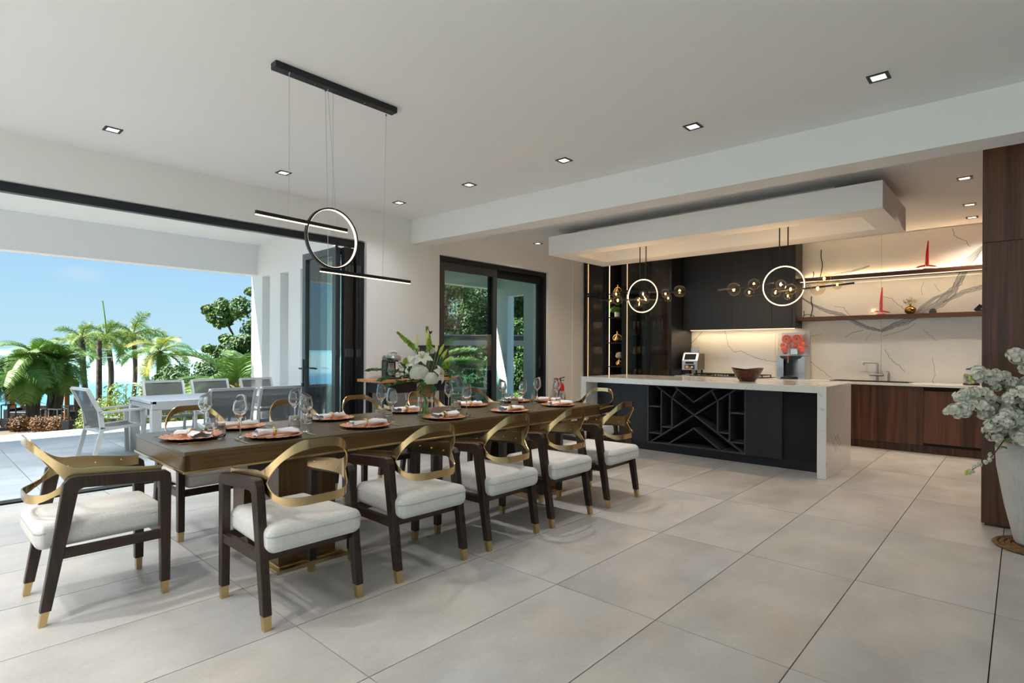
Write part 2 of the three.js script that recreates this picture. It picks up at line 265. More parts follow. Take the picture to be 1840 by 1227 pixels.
// ---------------------------------------------------------------- folding glass door, stacked open
{
  const d = struct('door_1'), z0 = -3.98, z1 = 1.6, yT = 2.655;
  part(d, 'frame', [bx(-6.27, -6.19, yT - 0.075, yT, z0, z1, 0.004), bx(-6.27, -6.19, 0, yT - 0.075, z0 + 0.005, z0 + 0.075, 0.004), bx(-6.27, -6.19, 0, yT - 0.075, z1 - 0.07, z1, 0.004)], M.frame);
  part(d, 'floor_track', [bx(-6.245, -6.205, -0.004, 0.003, z0, z1), bx(-6.235, -6.215, -0.002, 0.005, z0, z1)], M.frame);
  function leaf(x0, x1, z, name, dark, withHandle) {
    const g = new THREE.Group(); g.name = name; d.add(g);
    const yb = 0.03, yt = yT - 0.09, s = 0.085, t = 0.033, m = dark ? M.frame : M.frameGrey;
    part(g, 'leaf_frame', [bx(x0, x0 + s, yb, yt, z - t, z + t, 0.004), bx(x1 - s, x1, yb, yt, z - t, z + t, 0.004), bx(x0 + s, x1 - s, yt - s, yt, z - t, z + t, 0.004), bx(x0 + s, x1 - s, yb, yb + 0.11, z - t, z + t, 0.004)], m);
    part(g, 'pane', bx(x0 + s - 0.01, x1 - s + 0.01, yb + 0.1, yt - s + 0.01, z - 0.004, z + 0.004), M.pane);
    for (const y of [0.35, 1.25, 2.3]) part(g, 'hinge', [bx(x1 + 0.001, x1 + 0.012, y - 0.05, y + 0.05, z - 0.03, z - 0.003, 0.003), bx(x1 + 0.001, x1 + 0.012, y - 0.05, y + 0.05, z + 0.003, z + 0.03, 0.003), ...[-0.035, -0.012, 0.012, 0.035].map((q) => T(new THREE.SphereGeometry(0.005, 8, 6), x1 + 0.013, y + q, z + 0.016))], M.frameGrey);
    if (withHandle) part(g, 'handle', [bx(x0 + 0.02, x0 + 0.06, 0.86, 1.16, z + t, z + t + 0.012, 0.004), rod([x0 + 0.04, 1.04, z + t], [x0 + 0.04, 1.04, z + t + 0.06], 0.01), rod([x0 + 0.03, 1.04, z + t + 0.055], [x0 + 0.17, 1.035, z + t + 0.055], 0.011), rod([x0 + 0.04, 1.04, z - t], [x0 + 0.04, 1.04, z - t - 0.06], 0.01), rod([x0 + 0.045, 1.04, z - t - 0.055], [x0 - 0.07, 1.04, z - t - 0.055], 0.011), bx(x0 + 0.02, x0 + 0.06, 0.80, 0.85, z + t, z + t + 0.02, 0.006)], M.frame);
    part(g, 'roller', [bx(x1 - 0.10, x1 - 0.03, yt, yt + 0.025, z - 0.02, z + 0.02, 0.004), cyl(0.012, 0.012, 0.03, x1 - 0.06, yt + 0.01, z, 10)], M.chrome);
  }
  leaf(-7.13, -6.28, -3.66, 'door_leaf', false, true);
  leaf(-7.11, -6.20, -3.74, 'door_leaf_001', true, false);
  leaf(-7.11, -6.24, -3.82, 'door_leaf_002', true, false);
  leaf(-7.11, -6.20, -3.90, 'door_leaf_003', true, false);
}
// ---------------------------------------------------------------- sliding window
{
  const w = struct('window_1'), z0 = -7.66, z1 = -5.18, yT = 2.655, zm = -6.36;
  part(w, 'window_frame', [bx(-6.32, -6.19, yT - 0.075, yT, z0, z1, 0.004), bx(-6.32, -6.19, 0, 0.05, z0, z1, 0.004), bx(-6.32, -6.19, 0.05, yT - 0.075, z0, z0 + 0.065, 0.004), bx(-6.32, -6.19, 0.05, yT - 0.075, z1 - 0.065, z1, 0.004)], M.frame);
  for (const [a, b, x, k] of [[zm - 0.06, z1 - 0.06, -6.22, 0], [z0 + 0.06, zm + 0.05, -6.285, 1]]) {
    const g = new THREE.Group(); g.name = k ? 'sash_001' : 'sash'; w.add(g);
    part(g, 'sash_frame', [bx(x - 0.022, x + 0.022, 2.46, 2.58, a, b, 0.003), bx(x - 0.022, x + 0.022, 0.05, 0.14, a, b, 0.003), bx(x - 0.022, x + 0.022, 0.14, 2.46, a, a + 0.085, 0.003), bx(x - 0.022, x + 0.022, 0.14, 2.46, b - 0.085, b, 0.003)], k ? M.frame : M.frameGrey);
    part(g, 'pane', bx(x - 0.004, x + 0.004, 0.13, 2.47, a + 0.08, b - 0.08), M.pane);
    if (k) part(g, 'handle', [bx(x + 0.022, x + 0.032, 0.98, 1.2, a + 0.03, a + 0.055, 0.004), rod([x + 0.045, 1.0, a + 0.042], [x + 0.045, 1.18, a + 0.042], 0.007)], M.frameGrey);
  }
}
// ---------------------------------------------------------------- terraces
{
  const tf = struct('terrace_floor', [bx(-12.04, XWO, -0.33, -0.116, -5.0, 9), bx(-8.95, XWO, -0.33, -0.116, -9.6, -5.0)], M.grout);
  tiles(tf, -12.04, XWO, -5.0, 8.4, -6.4, -0.93, M.tileOut, 1.2, 1.2, 9, 0.005, -0.11);
  tiles(tf, -8.95, XWO, -9.4, -5.17, -6.4, -0.93, M.tileOut, 1.2, 1.2, 19, 0.005, -0.11);
  part(tf, 'edge_trim', bx(-12.1, -12.04, -0.4, -0.11, -5.0, 9), M.outer);
  struct('terrace_ceiling', [bx(-12.04, XWO, 3.455, 3.62, -5.16, 9), bx(-9.1, XWO, 3.0, 3.45, -9.6, -5.16)], M.outer);
  struct('terrace_beam', bx(-12.04, -11.76, 2.834, 3.475, -5.16, 9, 0.004), M.outer);
  struct('terrace_beam', bx(-9.12, -8.9, 2.70, 3.02, -9.4, -5.16, 0.004), M.outer);
  const slots = [[-11.52, -11.17], [-10.72, -10.37], [-9.90, -9.59], [-9.09, -8.78], [-8.28, -7.98]], w = [];
  let x = -12.04; for (const [a, b] of slots) { w.push(bx(x, a, -0.2, 2.79, -5.16, -5.0)); x = b; } w.push(bx(x, XWO, -0.2, 2.79, -5.16, -5.0), bx(-12.04, XWO, 2.79, 3.475, -5.16, -5.0));
  w.push(bx(-11.8, -7.7, -0.2, 2.79, -5.2, -5.155));
  struct('wall_terrace', w, M.outer);
  struct('wall_terrace', [bx(-9.12, -8.56, -0.1, 3.0, -9.42, -9.2), bx(-8.07, XWO, -0.1, 3.0, -9.42, -9.2), bx(-8.56, -8.07, 2.52, 3.0, -9.42, -9.2), bx(-8.56, -8.07, -0.1, 0.1, -9.42, -9.2)], M.outer);
  const bal = thing('glass_balustrade', 'frameless green glass balustrade panel outside the sliding window', 'balustrade', [-8.93, 0, -6.9]);
  part(bal, 'pane', bx(-0.006, 0.006, 0.05, 1.08, -2.25, -1.17), M.paneGreen); part(bal, 'pane', bx(-0.006, 0.006, 0.05, 1.08, -1.15, -0.05), M.paneGreen); part(bal, 'rail_shoe', bx(-0.03, 0.03, 0, 0.1, -2.25, -0.05, 0.004), M.alu);
  const fan = thing('ceiling_fan', 'dark ceiling fan under the covered terrace outside the sliding window', 'fan', [-7.5, 3.0, -6.4]);
  part(fan, 'motor', [cyl(0.02, 0.02, 0.16, 0, -0.16, 0, 12), cyl(0.09, 0.07, 0.09, 0, -0.25, 0, 20)], M.frame);
  for (let k = 0; k < 3; k++) part(fan, 'blade', RY(grid(10, 3, (u, v) => [0.08 + u * 0.55, -0.2 + 0.03 * Math.sin(u * 3) + (v - 0.5) * 0.03, (v - 0.5) * 0.12 * (1 - 0.5 * u)]), 0.6 + k * 2.094), M.frame);
  for (const [px, pz] of [[-7.1, -7.2], [-7.6, -8.0]]) { const l = thing('terrace_downlight', px > -7.3 ? 'small round downlight in the terrace ceiling beside the fan' : 'second small round downlight, further out in the terrace ceiling', 'downlight', [px, 3.0, pz]); part(l, 'rim', cyl(0.06, 0.06, 0.006, 0, -0.006, 0, 20), M.white); part(l, 'lamp_face', cyl(0.04, 0.04, 0.004, 0, -0.009, 0, 20), M.lampWarm); }
}
// ---------------------------------------------------------------- outdoor dining table and sling chairs
{
  const t = thing('outdoor_table', 'long pale grey aluminium dining table on the covered terrace', 'table', [-8.605, -0.11, -3.21]);
  const X = 0.535, Z = 1.08, h = 0.738;
  part(t, 'tabletop', [bx(-X + 0.01, X - 0.01, h - 0.03, h, -Z + 0.01, Z - 0.01, 0.004, 2)], M.aluTop);
  part(t, 'apron', [bx(X - 0.05, X, h - 0.115, h - 0.002, -Z, Z, 0.004), bx(-X, -X + 0.05, h - 0.115, h - 0.002, -Z, Z, 0.004), bx(-X, X, h - 0.04, h - 0.002, Z - 0.05, Z, 0.003), bx(-X + 0.02, X - 0.02, h - 0.115, h - 0.05, Z - 0.06, Z - 0.02, 0.003), bx(-X, X, h - 0.115, h - 0.002, -Z, -Z + 0.05, 0.004)], M.alu);
  for (const [a, b] of [[1, 1], [1, -1], [-1, 1], [-1, -1]]) part(t, 'leg', bx(Math.min(a * X, a * (X - 0.11)), Math.max(a * X, a * (X - 0.11)), 0, h - 0.1, Math.min(b * Z, b * (Z - 0.11)), Math.max(b * Z, b * (Z - 0.11)), 0.006), M.alu);
  // chair faces -z
  function sling(label, pos, turn) {
    const c = thing('sling_chair', label, 'chair', pos, turn, 'sling chairs on the terraces');
    const W = 0.27;
    for (const s of [-1, 1]) {
      part(c, 'side_frame', [bar([s * W, 0, 0.30], [s * W, 0.42, 0.20], 0.03, 0.045), bar([s * W, 0.40, 0.205], [s * W, 0.62, 0.23], 0.03, 0.05), bar([s * W, 0.60, 0.225], [s * W, 0.90, 0.36], 0.03, 0.042), bar([s * W, 0, -0.26], [s * W, 0.62, -0.24], 0.03, 0.045), bar([s * W, 0.625, -0.27], [s * W, 0.60, 0.24], 0.045, 0.025), bar([s * (W - 0.03), 0.42, -0.25], [s * (W - 0.03), 0.38, 0.22], 0.03, 0.035)], M.alu);
    }
    part(c, 'top_rail', bar([-W, 0.895, 0.355], [W, 0.895, 0.355], 0.03, 0.035), M.alu);
    part(c, 'cross_rail', [bar([-W, 0.40, -0.25], [W, 0.40, -0.25], 0.03, 0.03), bar([-W, 0.365, 0.215], [W, 0.365, 0.215], 0.03, 0.03)], M.alu);
    part(c, 'sling_back', grid(6, 10, (u, v) => [(u - 0.5) * 2 * (W - 0.02), 0.41 + v * 0.47, 0.205 + 0.02 * Math.sin(v * 3.1) + v * v * 0.14 + 0.015 * Math.sin(u * Math.PI)]), M.mesh);
    part(c, 'sling_seat', grid(6, 8, (u, v) => [(u - 0.5) * 2 * (W - 0.03), 0.425 - 0.04 * v - 0.02 * Math.sin(u * Math.PI), -0.25 + v * 0.47]), M.mesh);
    return c;
  }
  const c0 = sling('grey sling armchair at the near end of the terrace table, seen from the side', [-8.72, -0.11, -1.86], 0.12);
  const put = (l, p, a) => { const r = dup(c0, p, a, l); return r; };
  put('grey sling chair on the house side of the terrace table, nearest the beach end', [-7.72, -0.11, -2.86], Math.PI / 2 - 0.05);
  put('grey sling chair on the house side of the terrace table, next to the folded door', [-7.68, -0.11, -3.5], Math.PI / 2 - 0.12);
  put('dark-backed sling chair across the terrace table, in front of the hedge', [-9.5, -0.11, -2.75], -Math.PI / 2);
  put('dark-backed sling chair across the terrace table, in front of the palm', [-9.5, -0.11, -3.42], -Math.PI / 2);
  put('dark-backed sling chair across the terrace table, before the white slotted wall', [-9.5, -0.11, -4.2], -Math.PI / 2 + 0.1);
  put('grey sling chair outside the sliding window, nearer to the glass', [-7.2, -0.11, -6.55], -0.5);
  put('grey sling chair outside the sliding window, half hidden behind the nearer one', [-7.95, -0.11, -7.6], -0.9);
  const t2 = thing('outdoor_table', 'small grey aluminium table outside the sliding window', 'table', [-7.6, -0.11, -7.15], 0.1);
  part(t2, 'tabletop', bx(-0.4, 0.4, 0.66, 0.70, -0.3, 0.3, 0.005), M.alu);
  for (const [a, b] of [[1, 1], [1, -1], [-1, 1], [-1, -1]]) part(t2, 'leg', cb(0.05, 0.66, 0.05, a * 0.36, 0.33, b * 0.26, 0.004), M.alu);
}
// ---------------------------------------------------------------- beach and sea
const sandAt = (x, z) => -0.85 - 0.5 * smooth(-19.5, -26, x - 0.12 * z) - 0.03 * Math.sin(x * 1.7 + z) * Math.cos(z * 1.3);
{
  const g = grid(80, 80, (u, v) => { const x = lerp(-12.1, -42, u * u * 0.7 + u * 0.3), z = lerp(40, -60, v); return [x, sandAt(x, z) + 0.02 * (fbm(x * 2, z * 2, 4096, 4096, 3, 3) - 0.5), z]; });
  struct('beach', g, std({ map: tex(256, 256, (u, v) => { const k = 0.9 + 0.25 * (fbm(u * 32, v * 32, 32, 32, 6, 4) - 0.5); return [0.50 * k, 0.44 * k, 0.37 * k]; }, 60, 120), roughness: 0.95, side: THREE.DoubleSide }));
  const garden = struct('ground', [bx(-12.1, -9, -0.9, -0.13, -40, -9.6), bx(-18.5, -8.95, -0.9, -0.13, -60, -5.17), bx(-12.1, 30, -0.9, -0.25, 9, 40), bx(5.3, 40, -0.9, -0.25, -60, 10)], std({ map: tex(256, 256, (u, v) => { const k = 0.8 + 0.5 * (fbm(u * 24, v * 24, 24, 24, 8, 4) - 0.5), q = smooth(0.4, 0.6, fbm(u * 5, v * 5, 5, 5, 2, 3)); return mixc([0.30 * k, 0.42 * k, 0.14 * k], [0.72 * k, 0.64 * k, 0.50 * k], q); }, 40, 40), roughness: 0.95 }));
  garden.position.y = -0.01;
  struct('unseen_paving', [bx(-5.6, 4.4, -0.3, -0.01, ZF + 0.2, 9), bx(5.2, 11, -0.3, -0.01, -6, 9)], M.tileOut[0]);  // unseen paving, bounces sunlight in through the out-of-view windows
  // sea: sandy shallows near the shore, a pale bank, turquoise towards the horizon
  const near = [0.10, 0.33, 0.50], bank = [0.42, 0.66, 0.70], far = [0.16, 0.55, 0.62], pos = [], col = [], idx = [], nz = 60, rows = [];
  for (let k = 0; k <= 70; k++) rows.push(-20 - 6 * (Math.pow(1.09, k) - 1) * 1.6 - k * 0.6);
  rows.forEach((x, i) => { for (let j = 0; j <= nz; j++) {
    const d = -x, z = (j / nz - 0.5) * 2 * (60 + d * 2.2), wob = fbm(d * 0.02 + 50, z * 0.02 + 500, 4096, 4096, 4, 3) * 60;
    const a = smooth(55, 75, d + wob * 0.3), b = smooth(300, 1200, d + wob * 4), sh = smooth(30, 21, d), k = 0.95 + 0.12 * (fbm(d * 0.2, z * 0.05 + 300, 4096, 4096, 8, 3) - 0.5);
    for (let c = 0; c < 3; c++) { let q = lerp(near[c], bank[c], a); q = lerp(q, far[c], b); q = lerp(q, [0.45, 0.55, 0.5][c], sh * 0.5); col.push(q * k); }
    pos.push(x, -1.12, z);
  } });
  for (let i = 0; i < rows.length - 1; i++) for (let j = 0; j < nz; j++) { const a = i * (nz + 1) + j, b = a + 1, c = a + nz + 1, e = c + 1; idx.push(a, b, e, a, e, c); }
  const s = new THREE.BufferGeometry(); s.setAttribute('position', new THREE.Float32BufferAttribute(pos, 3)); s.setAttribute('color', new THREE.Float32BufferAttribute(col, 3)); s.setIndex(idx); s.computeVertexNormals();
  struct('sea', s, std({ vertexColors: true, roughness: 0.5, side: THREE.DoubleSide }));
}
// ---------------------------------------------------------------- planting
function leafCloud(seed, n, size, place, c0, c1, yellow = 0) {          // n folded leaves; place(r) -> {p, out}
  const r = rng(seed), pos = new Float32Array(n * 12 * 3), col = new Float32Array(n * 12 * 3); let k = 0;
  const a = V(), b = V(), nrm = V(), tmp = V();
  for (let i = 0; i < n; i++) {
    const { p, out } = place(r), s = size * (0.6 + r() * 0.8); nrm.set(r() - 0.5, r() - 0.3, r() - 0.5).addScaledVector(out, 0.7).normalize();
    a.set(r() - 0.5, r() - 0.5, r() - 0.5).cross(nrm).normalize(); b.crossVectors(nrm, a);
    const q = r(), y = r() < yellow ? 1 : 0, c = [lerp(c0[0], c1[0], q) + y * 0.25, lerp(c0[1], c1[1], q) + y * 0.10, lerp(c0[2], c1[2], q)];
    const P = (u, v, w) => { tmp.copy(p).addScaledVector(a, u * s).addScaledVector(b, v * s).addScaledVector(nrm, w * s); pos.set([tmp.x, tmp.y, tmp.z], k); col.set(c, k); k += 3; };
    P(-0.5, 0, 0); P(0, -0.24, 0.1); P(0.05, 0, 0); P(-0.5, 0, 0); P(0.05, 0, 0); P(0, 0.24, 0.1); P(0.05, 0, 0); P(0, -0.24, 0.1); P(0.55, 0, -0.05); P(0.05, 0, 0); P(0.55, 0, -0.05); P(0, 0.24, 0.1);
  }
  const g = new THREE.BufferGeometry(); g.setAttribute('position', new THREE.BufferAttribute(pos, 3)); g.setAttribute('color', new THREE.BufferAttribute(col, 3)); g.computeVertexNormals(); return g;
}
const lumps = (list) => (r) => { if (list.length < 12 && list[0][3] > 0.4) { const q = rng(list.length * 7 + 1), out = []; for (const [x, y, z, a, b2, c] of list) for (let k = 0; k < 9; k++) { const e = V(q() - 0.5, q() - 0.5, q() - 0.5).multiplyScalar(1.7); out.push([x + e.x * a, y + e.y * b2, z + e.z * c, a * (0.25 + q() * 0.3), b2 * (0.25 + q() * 0.3), c * (0.25 + q() * 0.3)]); } list = out; } const [cx, cy, cz, rx, ry, rz] = list[Math.floor(r() * list.length)], d = V(r() - 0.5, r() - 0.5, r() - 0.5).normalize(), q = Math.pow(r(), 0.35); return { p: V(cx + d.x * rx * q, cy + d.y * ry * q, cz + d.z * rz * q), out: d }; };
function frondGeo(seed, len, droop, leafLen, n, fox = false, c0 = [0.07, 0.19, 0.02], c1 = [0.20, 0.34, 0.03]) {   // grows along +x from the origin
  const r = rng(seed), pos = [], col = [], curve = (t) => V(len * (t - 0.12 * t * t * t), len * (0.45 * t - droop * t * t), 0), tan = V(), up = V(), side = V(0, 0, 1);
  const push = (p, c) => { pos.push(p.x, p.y, p.z); col.push(...c); };
  const quad = (a, b, c, d, k) => { push(a, k); push(b, k); push(c, k); push(a, k); push(c, k); push(d, k); };
  for (let i = 0; i < 14; i++) { const a = curve(i / 14), b = curve((i + 1) / 14), w0 = 0.016 * len * (1 - i / 15), w1 = 0.016 * len * (1 - (i + 1) / 15), k = [0.28, 0.26, 0.05]; quad(V(a.x, a.y, -w0), V(a.x, a.y, w0), V(b.x, b.y, w1), V(b.x, b.y, -w1), k); quad(V(a.x, a.y - w0, -w0 * 0.4), V(a.x, a.y + w0, w0 * 0.4), V(b.x, b.y + w1, w1 * 0.4), V(b.x, b.y - w1, -w1 * 0.4), k); }
  for (let i = 0; i < n; i++) {
    const t = 0.10 + 0.9 * (i + r() * 0.5) / n, o = curve(t), e = 0.01; tan.copy(curve(Math.min(1, t + e))).sub(curve(t - e)).normalize(); up.crossVectors(side, tan).normalize();
    const L = leafLen * Math.sin(Math.PI * (0.12 + 0.82 * t) ) * (0.85 + r() * 0.3) + leafLen * 0.12, q = r(), k = [lerp(c0[0], c1[0], q), lerp(c0[1], c1[1], q), lerp(c0[2], c1[2], q)];
    for (const s of fox ? [-1, 1, -0.5, 0.5] : [-1, 1]) {
      const rise = fox ? (r() - 0.5) * 1.4 : 0.25 + (r() - 0.5) * 0.2, d1 = V().addScaledVector(side, s * 0.8).addScaledVector(tan, 0.6).addScaledVector(up, rise).normalize(), m = o.clone().addScaledVector(d1, L * 0.5), d2 = d1.clone().add(V(0, -0.55, 0)).normalize(), f = m.clone().addScaledVector(d2, L * 0.5), w = tan.clone().multiplyScalar(leafLen * 0.02);
      quad(o.clone().sub(w), o.clone().add(w), m.clone().addScaledVector(w, 1.2), m.clone().addScaledVector(w, -1.2), k); push(m.clone().addScaledVector(w, -1.2), k); push(m.clone().addScaledVector(w, 1.2), k); push(f, k);
    }
  }
  const g = new THREE.BufferGeometry(); g.setAttribute('position', new THREE.Float32BufferAttribute(pos, 3)); g.setAttribute('color', new THREE.Float32BufferAttribute(col, 3)); g.computeVertexNormals(); return g;
}
const GREEN = [0, 1, 2].map((k) => frondGeo(11 + k, 1, 0.62 + k * 0.12, 0.42, 62)), FOX = [0, 1].map((k) => frondGeo(31 + k, 1, 0.6 + k * 0.2, 0.24, 60, true, [0.10, 0.24, 0.02], [0.34, 0.42, 0.03])), DRY = frondGeo(41, 1, 0.9, 0.3, 46, false, [0.5, 0.26, 0.03], [0.75, 0.42, 0.05]), YEL = frondGeo(43, 1, 0.75, 0.36, 52, false, [0.30, 0.33, 0.03], [0.55, 0.48, 0.06]);
function palm(label, foot, crown, R, n, geos, seed, trunkR = 0.11, dry = 0) {
  const o = thing('palm_tree', label, 'palm tree', foot), c = V(crown[0] - foot[0], crown[1] - foot[1], crown[2] - foot[2]), r = rng(seed);
  const m = c.clone().multiplyScalar(0.5); m.x += (r() - 0.5) * 0.25; m.z += (r() - 0.5) * 0.25; part(o, 'trunk', tube([[0, -0.1, 0], [m.x * 0.9, m.y, m.z * 0.9], [c.x, c.y, c.z]], trunkR, 12, 10), M.bark);
  for (let k = 0; k < n + dry; k++) {
    const isDry = k >= n, f = part(o, 'frond', isDry ? DRY : geos[k % geos.length], M.leaf), el = isDry ? -1.15 - r() * 0.3 : lerp(1.1, -0.75, ((k + 0.5) / n)) + (r() - 0.5) * 0.3;
    f.position.copy(c); f.rotation.order = 'YZX'; f.rotation.set((r() - 0.5) * 0.5, k * 2.399 + r() * 0.4, el - 0.35); f.scale.setScalar(R * (0.85 + r() * 0.3)); if (isDry) f.userData.label = 'dry yellow frond';
  }
  return o;
}
{
  palm('palm at the left edge of the sea view with hanging dry orange fronds', [-19.68, -0.85, -2.34], [-19.92, 0.75, -2.1], 1.05, 18, GREEN, 1, 0.10, 5);
  palm('short palm right behind the one with the dry orange fronds', [-19.99, -0.85, -2.46], [-19.98, 1.1, -2.47], 0.95, 16, GREEN, 2, 0.10);
  palm('low palm between the beach shelter posts', [-20.63, -0.85, -2.82], [-20.62, 0.95, -2.83], 0.95, 16, GREEN, 3, 0.10);
  palm('leaning palm beside the black lantern post', [-20.46, -0.85, -2.98], [-20.32, 0.85, -3.1], 1.0, 16, GREEN, 4, 0.10);
  palm('foxtail palm with plume-like fronds just left of the utility post', [-23.43, -1.0, -4.32], [-23.62, 1.65, -4.15], 1.15, 13, FOX, 5, 0.09);
  palm('foxtail palm with a tall closed spear, just right of the utility post', [-24.17, -0.9, -5.01], [-24.2, 1.75, -4.97], 1.15, 12, FOX, 6, 0.085);
  palm('foxtail palm on a slim dark trunk, drooping towards the sea', [-24.69, -0.9, -5.88], [-24.67, 1.85, -5.9], 1.45, 13, FOX, 7, 0.075);
  palm('yellowing palm behind the large arching frond', [-21.57, -0.6, -6.02], [-21.66, 1.2, -5.94], 1.2, 16, [YEL, GREEN[0]], 8, 0.09);
  palm('dark green palm at the far left edge of the photo', [-20.1, -0.85, -1.5], [-20.2, 0.6, -1.35], 1.0, 16, GREEN, 9, 0.1);
  const spear = thing('palm_spear', 'thin unopened palm spear rising above the foxtail palms', 'palm spear', [-24.15, 1.8, -4.95]);
  part(spear, 'shaft', tube([[0, 0, 0], [0.03, 0.55, 0.05], [-0.12, 1.2, 0.1]], 0.022, 10, 6), M.stem);
  // coconut palm beside the terrace: each great frond its own part
  const coco = thing('coconut_palm', 'large coconut palm beside the slotted white wall with long arching fronds', 'palm tree', [-12.9, -0.85, -5.15]);
  part(coco, 'trunk', tube([[0, -0.1, 0], [0.05, 0.6, 0], [-0.05, 1.25, 0.05]], 0.14, 10, 12), M.bark);
  const big = [0, 1, 2].map((k) => frondGeo(51 + k, 1, 0.52 + k * 0.14, 0.34, 80, false, [0.05, 0.15, 0.015], [0.15, 0.30, 0.03]));
  [[3.75, 0.15, 1.9, 0], [3.95, 0.75, 1.85, 0], [2.6, 0.95, 1.6, 1], [3.2, -0.1, 1.4, 1], [4.4, 0.1, 1.5, 2], [0.8, 0.6, 1.6, 0], [1.7, 0.4, 1.5, 1], [5.2, 0.5, 1.6, 2], [5.9, 0.9, 1.4, 0], [3.5, -0.35, 1.2, 2], [4.15, -0.2, 1.3, 2]].forEach(([a, e, s, k]) => { const f = part(coco, 'frond', big[k], M.leaf); f.position.set(-0.05, 1.25, 0.05); f.rotation.order = 'YZX'; f.rotation.set(0.2, a, e - 0.2); f.scale.setScalar(s); });
  for (let k = 0; k < 3; k++) { const f = part(coco, 'frond', YEL, M.leaf, 'yellow ageing frond'); f.position.set(-0.05, 1.2, 0.05); f.rotation.order = 'YZX'; f.rotation.set(0, 3.4 + k * 0.5, -0.7 - k * 0.2); f.scale.setScalar(1.3); }
  const windowPalm = thing('coconut_palm', 'feathery palm just outside the left pane of the sliding window', 'palm tree', [-9.75, -0.12, -7.75]);
  part(windowPalm, 'trunk', tube([[0, -0.1, 0], [0.05, 0.3, 0.02], [0.1, 0.6, 0]], 0.10, 8, 10), M.bark);
  [[-0.9, 0.95, 1.7], [-0.2, 1.1, 1.6], [0.5, 1.0, 1.6], [0.9, 0.6, 1.5], [-0.6, 0.4, 1.5], [1.7, 0.8, 1.6], [2.6, 0.9, 1.6], [-1.6, 0.7, 1.6], [3.6, 1.0, 1.7], [0.2, 0.1, 1.3]].forEach(([a, e, s], k) => { const f = part(windowPalm, 'frond', big[k % 3], M.leaf); f.position.set(0.1, 0.6, 0); f.rotation.order = 'YZX'; f.rotation.set(0.2, a, e - 0.1); f.scale.setScalar(s); });
}
function tree(name, label, category, foot, height, blobs, n, size, seed, c0, c1, yellow = 0, kind) {
  const o = thing(name, label, category, foot), r = rng(seed);
  if (height) part(o, 'trunk', [tube([[0, -0.1, 0], [0.05, height * 0.35, 0.05], [0, height * 0.7, 0]], 0.12, 8, 8), ...blobs.map((b) => tube([[0, height * 0.3, 0], [b[0] * 0.5, lerp(height * 0.3, b[1], 0.6), b[2] * 0.5], [b[0], b[1], b[2]]], 0.035, 6, 5))], M.bark);
  part(o, 'foliage', leafCloud(seed, n, size, lumps(blobs), c0, c1, yellow), M.leaf); return o;
}
